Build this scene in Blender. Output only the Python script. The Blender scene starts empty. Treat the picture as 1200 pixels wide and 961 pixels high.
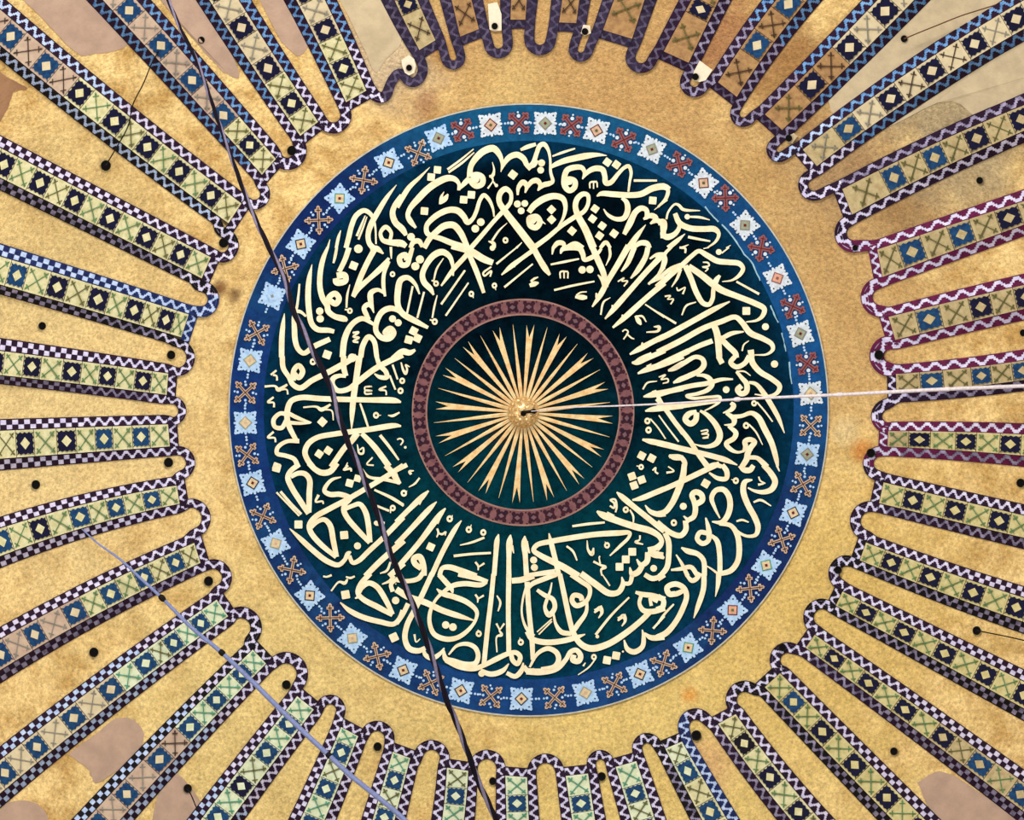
import bpy, math, random
import numpy as np
from mathutils import Vector
rnd = random.Random(7)

# ------------------------------------------------------------------ camera, world, light
F_PX = 3337.0                    # focal length in pixels of a 1200 px wide frame
CAM_Z = 1.6
CROWN_Z = 55.6
R_DOME = 16.0
AXIS = Vector((0.28, -0.02, CROWN_Z - R_DOME))      # centre of the dome's sphere
sc = bpy.context.scene
cam = bpy.data.objects.new('camera', bpy.data.cameras.new('camera'))
sc.collection.objects.link(cam); sc.camera = cam
cam.location = (0, 0, CAM_Z); cam.rotation_euler = (math.pi, 0, 0)
cam.data.sensor_width = 36.0; cam.data.lens = F_PX / 1200 * 36.0
cam.data.clip_end = 300
w = bpy.data.worlds.new('daylight'); sc.world = w; w.use_nodes = True
bg = w.node_tree.nodes['Background']
bg.inputs[0].default_value = (1.0, 0.97, 0.93, 1); bg.inputs[1].default_value = 0.52
def area(name, loc, target, size, energy, col):
    l = bpy.data.lights.new(name, 'AREA'); l.shape = 'RECTANGLE'; l.size = size[0]; l.size_y = size[1]
    l.energy = energy; l.color = col
    o = bpy.data.objects.new(name, l); sc.collection.objects.link(o); o.location = loc
    o.rotation_euler = (Vector(target) - Vector(loc)).to_track_quat('-Z', 'Y').to_euler()
    return o
# daylight from the ring of windows at the springing of the dome
area('window_daylight', (-1, -12.5, 41.0), (0.5, 4.0, 55), (14, 2.5), 3000, (1.0, 0.98, 0.95))
area('window_daylight', (-12.5, 3, 41.0), (1, 1, 55), (14, 2.5), 900, (1.0, 0.97, 0.92))
area('window_daylight', (12.5, 4, 41.0), (-1, 1, 55), (14, 2.5), 500, (1.0, 0.97, 0.92))
sc.view_settings.view_transform = 'Standard'; sc.view_settings.look = 'None'
sc.view_settings.gamma = 1.0; sc.view_settings.use_curve_mapping = False
sc.view_settings.exposure = 0.0

# ------------------------------------------------------------------ mapping: survey of the vault
def P(px, py, h=0.0):
    """point of the vault surface surveyed along the sight line (px,py), h metres proud of the shell"""
    d = Vector(((px - 600.0) / F_PX, (py - 480.5) / F_PX, 1.0)).normalized()
    o = Vector((0, 0, CAM_Z)) - AXIS
    r = R_DOME - h
    b = o.dot(d); c = o.dot(o) - r * r
    t = -b + math.sqrt(max(b * b - c, 0.0))
    return Vector((0, 0, CAM_Z)) + d * t
def below(px, py, depth):
    """point hanging `depth` metres under the vault on that sight line"""
    p = P(px, py)
    d = (p - Vector((0, 0, CAM_Z))).normalized()
    return p - d * depth

# ------------------------------------------------------------------ materials
def s2l(c):
    return tuple(((v / 255.0) / 12.92 if v / 255.0 <= 0.04045 else (((v / 255.0) + 0.055) / 1.055) ** 2.4) for v in c)
def mat(name, col, rough=0.75, metal=0.0, var=0.12, scale=18.0, col2=None, bump=0.0, bscale=25.0, spec=0.3):
    m = bpy.data.materials.new(name); m.use_nodes = True
    nt = m.node_tree; b = nt.nodes['Principled BSDF']
    b.inputs['Roughness'].default_value = rough; b.inputs['Metallic'].default_value = metal
    b.inputs['Specular IOR Level'].default_value = spec * .5
    c = s2l(col); c2 = s2l(col2) if col2 else tuple(v * (1 - 2.2 * var) for v in c)
    geo = nt.nodes.new('ShaderNodeNewGeometry')
    n = nt.nodes.new('ShaderNodeTexNoise'); n.inputs['Scale'].default_value = scale; n.inputs['Detail'].default_value = 5
    n.inputs['Roughness'].default_value = 0.65
    nt.links.new(geo.outputs['Position'], n.inputs['Vector'])
    r = nt.nodes.new('ShaderNodeValToRGB'); nt.links.new(n.outputs['Fac'], r.inputs[0])
    r.color_ramp.elements[0].position = 0.36; r.color_ramp.elements[1].position = 0.62
    r.color_ramp.elements[0].color = (*c2, 1); r.color_ramp.elements[1].color = (*c, 1)
    nt.links.new(r.outputs[0], b.inputs['Base Color'])
    if bump:
        n2 = nt.nodes.new('ShaderNodeTexNoise'); n2.inputs['Scale'].default_value = bscale; n2.inputs['Detail'].default_value = 4
        nt.links.new(geo.outputs['Position'], n2.inputs['Vector'])
        bp = nt.nodes.new('ShaderNodeBump'); bp.inputs['Strength'].default_value = bump; bp.inputs['Distance'].default_value = 0.03
        nt.links.new(n2.outputs['Fac'], bp.inputs['Height']); nt.links.new(bp.outputs[0], b.inputs['Normal'])
    return m

def tinted(name, base, base2, tints, scale, rough, metal, bump, grain=0.5, grain_scale=14.0, spec=.3, rim=None):
    """mottled surface: two-tone noise, fine tessera grain, and named stains (centre, radius, colour, strength)"""
    m = bpy.data.materials.new(name); m.use_nodes = True
    nt = m.node_tree; N = nt.nodes.new; L = nt.links.new; b = nt.nodes['Principled BSDF']
    b.inputs['Roughness'].default_value = rough; b.inputs['Metallic'].default_value = metal; b.inputs['Specular IOR Level'].default_value = spec
    geo = N('ShaderNodeNewGeometry')
    n = N('ShaderNodeTexNoise'); n.inputs['Scale'].default_value = scale; n.inputs['Detail'].default_value = 6; n.inputs['Roughness'].default_value = .7
    L(geo.outputs['Position'], n.inputs['Vector'])
    r = N('ShaderNodeValToRGB'); L(n.outputs['Fac'], r.inputs[0])
    r.color_ramp.elements[0].position = 0.38; r.color_ramp.elements[1].position = 0.6
    r.color_ramp.elements[0].color = (*s2l(base2), 1); r.color_ramp.elements[1].color = (*s2l(base), 1)
    cur = r.outputs[0]
    wn = N('ShaderNodeTexNoise'); wn.inputs['Scale'].default_value = 1.6; wn.inputs['Detail'].default_value = 5
    L(geo.outputs['Position'], wn.inputs['Vector'])
    for (cx, cy, rad, col, strg) in tints:
        c = P(cx, cy); rr = rad / 61.8
        dist = N('ShaderNodeVectorMath'); dist.operation = 'DISTANCE'
        L(geo.outputs['Position'], dist.inputs[0]); dist.inputs[1].default_value = c
        ad = N('ShaderNodeMath'); ad.operation = 'MULTIPLY_ADD'
        L(wn.outputs['Fac'], ad.inputs[0]); ad.inputs[1].default_value = rr * 1.1; L(dist.outputs['Value'], ad.inputs[2])
        mr = N('ShaderNodeMapRange'); mr.interpolation_type = 'SMOOTHSTEP'
        L(ad.outputs[0], mr.inputs['Value'])
        mr.inputs['From Min'].default_value = rr * 0.75; mr.inputs['From Max'].default_value = rr * 1.75
        mr.inputs['To Min'].default_value = strg; mr.inputs['To Max'].default_value = 0
        mx = N('ShaderNodeMix'); mx.data_type = 'RGBA'
        L(mr.outputs[0], mx.inputs[0]); L(cur, mx.inputs[6]); mx.inputs[7].default_value = (*s2l(col), 1)
        cur = mx.outputs[2]
    if rim:       # paint that shades into another pigment towards the medallion's edge
        c = P(619.5, 480.5); dist = N('ShaderNodeVectorMath'); dist.operation = 'DISTANCE'
        L(geo.outputs['Position'], dist.inputs[0]); dist.inputs[1].default_value = c
        ad = N('ShaderNodeMath'); ad.operation = 'MULTIPLY_ADD'
        L(wn.outputs['Fac'], ad.inputs[0]); ad.inputs[1].default_value = .9; L(dist.outputs['Value'], ad.inputs[2])
        mr = N('ShaderNodeMapRange'); mr.interpolation_type = 'SMOOTHSTEP'; L(ad.outputs[0], mr.inputs['Value'])
        mr.inputs['From Min'].default_value = rim[0] / 61.8 + .45; mr.inputs['From Max'].default_value = rim[1] / 61.8 + .45
        mr.inputs['To Max'].default_value = rim[3]
        mx = N('ShaderNodeMix'); mx.data_type = 'RGBA'
        L(mr.outputs[0], mx.inputs[0]); L(cur, mx.inputs[6]); mx.inputs[7].default_value = (*s2l(rim[2]), 1)
        cur = mx.outputs[2]
    g = N('ShaderNodeTexNoise'); g.inputs['Scale'].default_value = grain_scale; g.inputs['Detail'].default_value = 3; g.inputs['Roughness'].default_value = .8
    L(geo.outputs['Position'], g.inputs['Vector'])
    gr = N('ShaderNodeMapRange'); L(g.outputs['Fac'], gr.inputs['Value'])
    gr.inputs['From Min'].default_value = .3; gr.inputs['From Max'].default_value = .7
    gr.inputs['To Min'].default_value = 1 - grain; gr.inputs['To Max'].default_value = 1 + grain * .6
    mu = N('ShaderNodeVectorMath'); mu.operation = 'SCALE'; L(cur, mu.inputs[0]); L(gr.outputs[0], mu.inputs['Scale'])
    L(mu.outputs[0], b.inputs['Base Color'])
    bp = N('ShaderNodeBump'); bp.inputs['Strength'].default_value = bump; bp.inputs['Distance'].default_value = 0.04
    L(g.outputs['Fac'], bp.inputs['Height']); L(bp.outputs[0], b.inputs['Normal'])
    return m

GOLD = tinted('aged_gold_mosaic', (238, 205, 138), (192, 152, 86), [  # wide spots retone whole regions of the vault; small ones are rust-coloured stains
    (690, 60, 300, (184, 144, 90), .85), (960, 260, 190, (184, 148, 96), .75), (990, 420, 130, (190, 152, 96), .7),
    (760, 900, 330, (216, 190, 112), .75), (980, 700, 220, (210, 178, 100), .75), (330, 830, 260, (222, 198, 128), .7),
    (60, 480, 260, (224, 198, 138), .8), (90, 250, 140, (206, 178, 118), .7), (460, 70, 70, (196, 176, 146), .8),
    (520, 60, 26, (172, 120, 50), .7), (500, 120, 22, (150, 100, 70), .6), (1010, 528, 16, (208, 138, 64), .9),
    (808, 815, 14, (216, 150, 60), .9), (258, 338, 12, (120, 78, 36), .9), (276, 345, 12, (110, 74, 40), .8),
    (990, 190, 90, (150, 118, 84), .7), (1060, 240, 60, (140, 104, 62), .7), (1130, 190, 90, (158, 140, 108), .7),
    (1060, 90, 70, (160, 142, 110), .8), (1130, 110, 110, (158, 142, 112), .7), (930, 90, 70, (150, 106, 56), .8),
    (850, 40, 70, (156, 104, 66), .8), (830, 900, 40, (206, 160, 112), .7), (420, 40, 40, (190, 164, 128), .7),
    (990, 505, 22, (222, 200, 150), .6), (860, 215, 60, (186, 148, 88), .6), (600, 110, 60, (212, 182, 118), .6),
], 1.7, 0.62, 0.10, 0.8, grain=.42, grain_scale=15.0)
GROUND = tinted('teal_black_paint', (4, 36, 50), (2, 12, 22), [
    (620, 760, 330, (6, 60, 70), .75), (600, 620, 200, (4, 48, 60), .55), (650, 240, 260, (2, 9, 16), .9),
    (880, 400, 110, (3, 24, 28), .6), (420, 260, 140, (3, 18, 34), .6), (870, 640, 110, (5, 48, 74), .6), (613, 483, 48, (44, 26, 16), .75)],
    1.2, 0.6, 0.0, 0.15, grain=.45, grain_scale=5.0, spec=.0, rim=(266, 322, (8, 50, 80), .8))
BAND = tinted('ultramarine_paint', (16, 60, 108), (8, 34, 82), [
    (620, 140, 300, (16, 84, 124), .8), (930, 380, 200, (14, 80, 138), .7), (400, 250, 130, (8, 26, 84), .8),
    (300, 480, 170, (10, 48, 112), .7), (900, 680, 120, (6, 28, 84), .7), (620, 820, 200, (10, 66, 128), .5)],
    1.6, 0.6, 0.0, 0.15, grain=.35, grain_scale=6.0, spec=.08)
PLASTER = mat('bare_pinkish_plaster', (176, 148, 128), var=.08, scale=3.0, bump=.2)
PLASTER_D = mat('brown_plaster', (150, 112, 82), var=.12, scale=3.0, bump=.2)
PLASTER_G = mat('beige_plaster', (190, 172, 140), var=.08, scale=3.0, bump=.2)
WHITE = mat('whitewash', (226, 214, 190), var=.05)
INK = mat('gilt_lettering', (236, 227, 196), rough=.6, var=.06, scale=6.0, col2=(226, 210, 170))
RAY = mat('gilt_ray', (226, 204, 154), rough=.5, metal=.1, scale=8.0, col2=(214, 170, 112))
GILT = mat('boss_gilding', (240, 212, 158), rough=.3, metal=.45, scale=20, col2=(196, 150, 88))
IRON = mat('black_iron', (14, 12, 12), rough=.6, var=.2)
HOLE = mat('socket_black', (6, 5, 5), rough=.9, var=.2)
RUST = mat('rusty_wire', (92, 58, 34), rough=.8)
RING = mat('mauve_paint', (122, 82, 84), scale=9, col2=(104, 66, 72))
RINGDK = mat('dark_maroon_paint', (58, 22, 34), scale=9, col2=(34, 16, 34))
RINGMID = mat('grey_mauve_paint', (112, 84, 92), scale=9)
RINGED = mat('dusty_pink_edge', (150, 112, 104), scale=6)
PALEBLUE = mat('pale_blue_tessera', (176, 204, 232), scale=12, col2=(146, 180, 218))
PALEW = mat('pale_white_tessera', (206, 216, 226), scale=12)
TAN = mat('tan_tessera', (200, 172, 146), scale=10, col2=(176, 142, 118))
REDDISH = mat('red_tessera', (140, 84, 82), scale=10, col2=(118, 76, 84))
DARKRED = mat('dark_red_tessera', (104, 26, 22), scale=10)
NAVY = mat('navy_tessera', (14, 16, 52), scale=14, col2=(8, 8, 30))
BLUE = mat('blue_tessera', (24, 68, 108), scale=14, col2=(14, 44, 84))
BLACKN = mat('blackish_tessera', (14, 12, 26), scale=14)
GREEN = mat('green_tessera', (88, 132, 88), scale=14, col2=(74, 100, 56))
TEALG = mat('teal_green_tessera', (70, 150, 128), scale=14, col2=(66, 128, 98))
OLIVE = mat('olive_tessera', (92, 92, 50), scale=14)
GREYX = mat('grey_tessera', (134, 130, 122), scale=14)
BROWNX = mat('dark_brown_tessera', (62, 44, 36), scale=14)
BEIGE = mat('beige_tessera', (214, 192, 154), scale=12)
SALMON = mat('salmon_tessera', (214, 160, 134), scale=12)
GREYG = mat('grey_green_tessera', (150, 156, 134), scale=12)
RIM = mat('pale_rim', (186, 184, 172), scale=8)
SCR = mat('pale_teal_scratch', (150, 190, 206), scale=8)
ROPE_D = mat('dark_rope_strand', (20, 14, 28), rough=.8)
ROPE_L = mat('pale_rope_strand', (128, 120, 146), rough=.8)
CABLE_B = mat('blue_grey_cable', (128, 140, 190), rough=.5)
CABLE_W = mat('white_cable', (226, 216, 222), rough=.5)
PANEL = {
    'y': mat('pale_yellow_tessera', (212, 206, 164), scale=9, col2=(188, 182, 132), bump=.25),
    'g': mat('pale_green_tessera', (212, 218, 190), scale=9, col2=(190, 200, 160), bump=.25),
    'o': mat('ochre_tessera', (200, 190, 138), scale=9, col2=(180, 166, 110), bump=.25),
    't': mat('tan_panel_tessera', (184, 168, 126), scale=9, col2=(162, 142, 102), bump=.25),
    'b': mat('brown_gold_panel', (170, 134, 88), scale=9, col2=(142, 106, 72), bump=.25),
    'p': mat('pink_plaster_panel', (188, 166, 144), scale=5, col2=(172, 146, 128), bump=.1),
    'c': mat('cream_plaster_panel', (204, 190, 156), scale=5, col2=(190, 174, 140), bump=.1),
}
LIGHTS = {
    'l': mat('lilac_white_tessera', (214, 210, 234), scale=10, col2=(184, 178, 214)),
    'b': mat('sky_blue_tessera', (112, 156, 204), scale=9, col2=(70, 112, 168)),
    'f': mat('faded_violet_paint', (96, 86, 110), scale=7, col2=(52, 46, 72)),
    's': mat('shaded_lilac_tessera', (158, 150, 180), scale=6, col2=(92, 86, 112)),  # lilac border darkened: shade on the rib sides painted into the colour
    'w': mat('bluish_white_tessera', (186, 204, 236), scale=10, col2=(150, 172, 216)),
}
DARKS = {
    'p': mat('purple_black_tessera', (38, 16, 44), scale=10, col2=(26, 12, 32)),
    'm': mat('maroon_tessera', (98, 24, 66), scale=10, col2=(72, 18, 54)),
    'n': mat('navy_border_tessera', (24, 26, 66), scale=10, col2=(14, 14, 44)),
    'v': mat('violet_black_paint', (52, 42, 66), scale=8, col2=(28, 20, 40)),
    'k': mat('black_border_tessera', (18, 12, 22), scale=10, col2=(12, 8, 16)),
    'u': mat('blue_border_tessera', (26, 44, 96), scale=10, col2=(16, 24, 66)),
}
BODY = mat('rib_mortar', (64, 56, 52), scale=6)

# ------------------------------------------------------------------ mesh helpers
COL = sc.collection
def obj(name, verts, faces, mats, mi=None, parent=None, smooth=False, **props):
    me = bpy.data.meshes.new(name)
    me.from_pydata([tuple(v) for v in verts], [], faces)
    for m in (mats if isinstance(mats, (list, tuple)) else [mats]): me.materials.append(m)
    if mi: me.polygons.foreach_set('material_index', mi)
    if smooth: me.polygons.foreach_set('use_smooth', [True] * len(me.polygons))
    me.update()
    o = bpy.data.objects.new(name, me); COL.objects.link(o)
    if parent: o.parent = parent; o.matrix_parent_inverse = parent.matrix_world.inverted()
    for k, v in props.items(): o[k] = v
    return o
def empty(name, loc, **props):
    o = bpy.data.objects.new(name, None); COL.objects.link(o); o.location = loc
    o.empty_display_size = .2
    o.matrix_world.translation = Vector(loc)
    for k, v in props.items(): o[k] = v
    return o
class MB:
    def __init__(s): s.v = []; s.f = []; s.m = []
    def face(s, idx, m=0): s.f.append(idx); s.m.append(m)
    def prism(s, poly, h0, h1, m=0):
        """flat-topped piece: outline in survey coordinates, from h0 to h1 above the shell"""
        n = len(poly); b = len(s.v)
        s.v += [P(x, y, h1) for x, y in poly] + [P(x, y, h0) for x, y in poly]
        s.face(tuple(range(b, b + n)), m)
        for i in range(n):
            j = (i + 1) % n
            s.face((b + i, b + n + i, b + n + j, b + j), m)
    def strip(s, L, R, h0, h1L, h1R, m=0, cap=True):
        """ribbon between two edges; h lists or scalars"""
        n = len(L); b = len(s.v)
        g = lambda h, i: h[i] if isinstance(h, (list, tuple)) else h
        for i in range(n):
            s.v += [P(*L[i], g(h1L, i)), P(*R[i], g(h1R, i)), P(*L[i], h0), P(*R[i], h0)]
        for i in range(n - 1):
            a = b + 4 * i; c = a + 4
            s.face((a, a + 1, c + 1, c), m); s.face((a, c, c + 2, a + 2), m); s.face((a + 1, a + 3, c + 3, c + 1), m)
        if cap:
            s.face((b, b + 2, b + 3, b + 1), m); e = b + 4 * (n - 1); s.face((e, e + 1, e + 3, e + 2), m)
    def build(s, name, mats, parent=None, **kw): return obj(name, s.v, s.f, mats, s.m, parent, **kw)

def catmull(pts, sub=5):
    pts = [np.array(p, float) for p in pts]
    if len(pts) < 3:
        return [pts[0] + (pts[1] - pts[0]) * t / 2 for t in range(3)]
    out = []
    ext = [2 * pts[0] - pts[1]] + pts + [2 * pts[-1] - pts[-2]]
    for i in range(1, len(ext) - 2):
        p0, p1, p2, p3 = ext[i - 1:i + 3]
        # centripetal parametrisation keeps tight turns free of loops
        t0 = 0; t1 = t0 + max(np.linalg.norm((p1 - p0)[:2]), 1e-3) ** .5
        t2 = t1 + max(np.linalg.norm((p2 - p1)[:2]), 1e-3) ** .5; t3 = t2 + max(np.linalg.norm((p3 - p2)[:2]), 1e-3) ** .5
        for k in range(sub):
            t = t1 + (t2 - t1) * k / sub
            a1 = (t1 - t) / (t1 - t0) * p0 + (t - t0) / (t1 - t0) * p1
            a2 = (t2 - t) / (t2 - t1) * p1 + (t - t1) / (t2 - t1) * p2
            a3 = (t3 - t) / (t3 - t2) * p2 + (t - t2) / (t3 - t2) * p3
            b1 = (t2 - t) / (t2 - t0) * a1 + (t - t0) / (t2 - t0) * a2
            b2 = (t3 - t) / (t3 - t1) * a2 + (t - t1) / (t3 - t1) * a3
            out.append((t2 - t) / (t2 - t1) * b1 + (t - t1) / (t2 - t1) * b2)
    out.append(pts[-1]); return out
def normals(pts):
    q = np.array([p[:2] for p in pts]); t = np.gradient(q, axis=0)
    t /= np.maximum(np.linalg.norm(t, axis=1, keepdims=True), 1e-6)
    return np.stack([-t[:, 1], t[:, 0]], 1), t
def ellipse(cx, cy, rx, ry, n, a0=0.0): return [(cx + rx * math.cos(a0 + 2 * math.pi * i / n), cy + ry * math.sin(a0 + 2 * math.pi * i / n)) for i in range(n)]

# ------------------------------------------------------------------ large structure: the dome shell
def shell():
    nu, nv = 90, 180; V = [AXIS + Vector((0, 0, R_DOME))]; Fc = []
    for i in range(1, nu + 1):
        u = math.radians(62) * i / nu
        for j in range(nv):
            v = 2 * math.pi * j / nv
            V.append(AXIS + Vector((math.sin(u) * math.cos(v), math.sin(u) * math.sin(v), math.cos(u))) * R_DOME)
    for j in range(nv): Fc.append((0, 1 + j, 1 + (j + 1) % nv))
    for i in range(nu - 1):
        for j in range(nv):
            a = 1 + i * nv + j; b = 1 + i * nv + (j + 1) % nv; Fc.append((a, a + nv, b + nv, b))
    # outer skin 0.4 m behind, so that the vault has thickness
    n = len(V); V += [AXIS + (v - AXIS) * (1 + .4 / R_DOME) for v in V]
    Fc += [tuple(reversed([k + n for k in f])) for f in Fc]
    base = 1 + (nu - 1) * nv
    for j in range(nv):
        a = base + j; b = base + (j + 1) % nv; Fc.append((a, a + n, b + n, b))
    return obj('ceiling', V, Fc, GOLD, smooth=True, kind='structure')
ceiling = shell()

def patch(pts, m, name='plaster_patch', h=.012):
    q = catmull(list(pts) + [pts[0]], 4)[:-1]; M = MB(); M.prism([(p[0] + rnd.uniform(-.8, .8), p[1] + rnd.uniform(-.8, .8)) for p in q], -.01, h)
    M.build(name, m, ceiling)
patch([(14, -12), (70, -14), (118, -12), (150, 50), (142, 58), (112, 63), (92, 64), (62, 34)], PLASTER)
patch([(-14, 66), (8, 90), (33, 104), (16, 108), (11, 122), (-2, 146), (-14, 150)], PLASTER_D)
patch([(180, -10), (218, -12), (262, 44), (280, 92), (262, 84), (232, 52)], PLASTER)
patch([(300, -10), (340, -10), (362, 44), (352, 66), (330, 48)], PLASTER)
patch([(392, -12), (450, -12), (466, 26), (470, 50), (452, 70), (440, 84), (424, 50)], PLASTER_G)
patch([(80, 884), (112, 860), (136, 842), (152, 842), (168, 856), (166, 872), (128, 910), (112, 918), (104, 902)], PLASTER)
patch([(-10, 962), (8, 942), (34, 938), (52, 950), (58, 976), (-10, 976)], PLASTER)
patch([(176, 976), (186, 930), (206, 906), (216, 914), (238, 946), (232, 976)], PLASTER)
patch([(1076, 918), (1092, 906), (1108, 905), (1150, 930), (1190, 960), (1190, 976), (1112, 976), (1086, 942)], PLASTER)
patch([(1040, 150), (1110, 104), (1214, 42), (1216, 100), (1150, 140), (1116, 118)], PLASTER_G)
patch([(966, 98), (1010, 60), (1066, 0), (1140, -12), (1190, -4), (1110, 50), (1040, 92), (980, 136)], PLASTER_G)

# ------------------------------------------------------------------ ribs: survey of the forty ribs
# end corners a, b; diamond panel centres; outer centre; half width outside; diamond colours; styles
# style: (panel, outer panel or '', distance at which it changes, cross, light a, light b, dark a, dark b, outer light, distance, period)
D0 = 12.5
RIBS = [
 ((199,523.5),(196.9,496.9),[(165.5,512.5),(122,514.5),(78,516),(29.5,520)],(-14,522),17,'bbnn','y','',0,GREEN,'l','l','p','p','',0,14),
 ((195.2,463.1),(197.2,437.5),[(167.5,446),(126,441),(84,436),(37.5,429)],(-14,424),14.5,'nnnn','y','',0,GREEN,'s','l','p','p','',0,13),
 ((212.2,395.6),(221.2,368.1),[(194.5,375),(157.5,363),(115,351),(67,337),(20,322.5)],(-14,313),16.3,'nnnnb','y','',0,GREEN,'s','w','k','u','',0,14),
 ((236.2,326.5),(247.2,301.2),[(212,297.5),(172,277.5),(129,256),(87.5,235),(46,216),(5,192.5)],(-14,183),16,'nnnnnn','y','',0,GREEN,'s','l','k','p','',0,13),
 ((267.5,261.9),(283.1,238.1),[(247,229),(210,200.6),(172.5,172.5),(135,141),(92.5,110),(54,77.5),(12.5,42.5)],(-14,20),16.5,'nnnnnbb','y','p',235,GREEN,'s','l','k','p','w',190,13),
 ((306.7,205),(323.5,186),[(292.5,170),(263,134),(224,95),(189,53),(151,12.5)],(128,-14),15,'nbbbb','y','p',70,BROWNX,'s','l','p','p','b',60,12),
 ((351.5,159.4),(373.1,142.5),[(342.5,120.5),(314,80),(282.5,32.5)],(254,-14),15,'nnn','y','c',62,OLIVE,'l','l','p','p','b',60,12),
 ((405.2,120),(429.5,106),[(403,80),(381,35)],(357,-14),15.5,'nn','y','c',70,OLIVE,'s','l','p','p','b',56,12),
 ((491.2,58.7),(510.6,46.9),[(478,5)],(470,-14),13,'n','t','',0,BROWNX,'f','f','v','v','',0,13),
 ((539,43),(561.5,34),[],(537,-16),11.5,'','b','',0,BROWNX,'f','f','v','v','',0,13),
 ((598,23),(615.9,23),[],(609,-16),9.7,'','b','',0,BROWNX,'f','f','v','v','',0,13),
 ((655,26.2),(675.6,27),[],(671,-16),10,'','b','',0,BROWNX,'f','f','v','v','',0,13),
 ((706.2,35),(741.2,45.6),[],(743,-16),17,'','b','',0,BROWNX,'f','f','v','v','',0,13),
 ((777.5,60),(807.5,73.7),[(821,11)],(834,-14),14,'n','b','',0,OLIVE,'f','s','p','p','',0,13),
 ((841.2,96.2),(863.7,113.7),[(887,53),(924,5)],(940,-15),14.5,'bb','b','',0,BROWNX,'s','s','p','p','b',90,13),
 ((896.2,133.7),(916.9,152.5),[(951,99),(996,56),(1037,13)],(1064,-15),16,'nnn','b','c',108,BROWNX,'s','s','p','p','b',70,14),
 ((940.6,175),(957.5,195),[(994.5,151),(1044,116),(1092,82.5),(1142,51),(1191,22.5)],(1214,9),15,'bnnnn','t','c',78,GREYX,'w','l','p','p','b',70,15),
 ((986.9,221.2),(998.7,251.9),[(1047.5,207.5),(1095.5,184.5),(1145,162.5),(1197,140)],(1216,131),14,'bbnn','t','t',0,OLIVE,'s','l','p','p','',0,19),
 ((1028,292),(1034.4,325),[(1069,295),(1127,275),(1182.5,255)],(1216,244),13,'bbn','t','',0,OLIVE,'l','l','m','m','',0,22),
 ((1041.2,371),(1049.4,398.7),[(1089,374),(1149.5,359.5),(1203,348)],(1216,344),14,'bnn','t','',0,OLIVE,'l','l','m','m','',0,22),
 ((1050,438),(1050.6,461),[(1092,447),(1150,440),(1199,434)],(1216,431.5),11.5,'bbb','t','',0,OLIVE,'l','s','m','p','',0,22),
 ((1041,505),(1040,523.7),[(1077.5,516),(1132,517),(1184,520.5)],(1216,523),13,'nnn','t','o',30,GREEN,'l','s','m','m','',0,19),
 ((1035.6,565),(1030.2,590),[(1070,585.5),(1119,599),(1171,610)],(1216,621),13,'nnn','o','',0,GREEN,'l','s','p','p','',0,13),
 ((1015,635.6),(1007.5,656.9),[(1044.5,659),(1090,677),(1140.5,694),(1191,712)],(1216,720),14,'nnnn','o','',0,GREEN,'l','s','p','k','',0,13),
 ((987.5,693),(979.4,710),[(1015,717.5),(1059,742),(1107,766),(1155.5,789.5),(1200,815)],(1216,823),14.5,'nnnnn','o','',0,GREEN,'l','s','p','k','',0,13),
 ((955,743.7),(944,759.4),[(977.5,772),(1017.5,801),(1060.5,832),(1105,864),(1149,894.5),(1195,932)],(1216,946),14,'nnnnbb','o','t',190,GREEN,'l','s','p','p','',0,13),
 ((914.4,788.7),(896,805.6),[(929.5,823),(963,858),(1002,896),(1040,934)],(1075,972),14,'bnnn','o','',0,GREEN,'l','s','p','k','',0,13),
 ((862.5,836.9),(841.2,848.5),[(872.5,871),(902,911),(936,951)],(956,975),13.5,'knn','y','',0,GREEN,'l','s','p','p','',0,13),
 ((799.4,869),(779.4,877.5),[(805.5,904),(832.5,951)],(845,975),13.5,'bb','g','y',40,OLIVE,'w','s','u','k','',0,12),
 ((746,892),(721,899),[(744.5,930)],(758,975),13.5,'b','g','',0,TEALG,'l','l','p','p','',0,12),
 ((689.4,906.6),(662.5,909.5),[(681,941.7)],(686,975),13.5,'b','g','',0,TEALG,'l','l','p','p','',0,12),
 ((618,911),(591.9,909),[(606,941.6)],(607,975),13.4,'b','g','',0,TEALG,'l','l','p','p','',0,12),
 ((549,903.5),(523.5,899.7),[(534,933)],(529,975),13,'b','g','',0,TEALG,'l','l','p','p','',0,12),
 ((481,888.7),(460,881),[(462.5,914.5),(450,958)],(446,975),13,'bb','g','',0,TEALG,'l','l','p','p','',0,12),
 ((420,863),(399.4,851.9),[(400,882),(382,924.5)],(360,975),13.5,'bb','g','',0,TEALG,'l','l','p','p','',0,12),
 ((368,831.9),(348,815.6),[(337.5,847.5),(312,882),(284,922.5),(255,957)],(242,975),14.5,'bbnb','g','',0,TEALG,'l','l','p','p','w',150,12),
 ((312,778),(296,761),[(285,791),(253,819.5),(222.5,852),(187,890),(149,931)],(108,975),15,'bbbbb','g','p',135,TEALG,'l','l','p','k','w',110,13),
 ((267.5,722.5),(253.7,702.5),[(235,730),(204,754),(171,777.5),(130,808),(86,841),(43,875),(6,906)],(-14,922),15.5,'bbbbbbb','g','c',150,TEALG,'l','l','p','p','w',120,13),
 ((235,660),(227.5,636),[(206,659.5),(169,677),(130.5,697),(87,716),(41,744)],(-14,776),16,'bbbbb','y','p',158,GREEN,'s','l','p','p','',0,14),
 ((210.6,590.6),(206.9,568.7),[(178,585),(136,594.5),(94,606),(47,620),(2.5,635)],(-14,640),16,'bbbnb','y','',0,GREEN,'l','l','p','p','',0,14),
]
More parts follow.
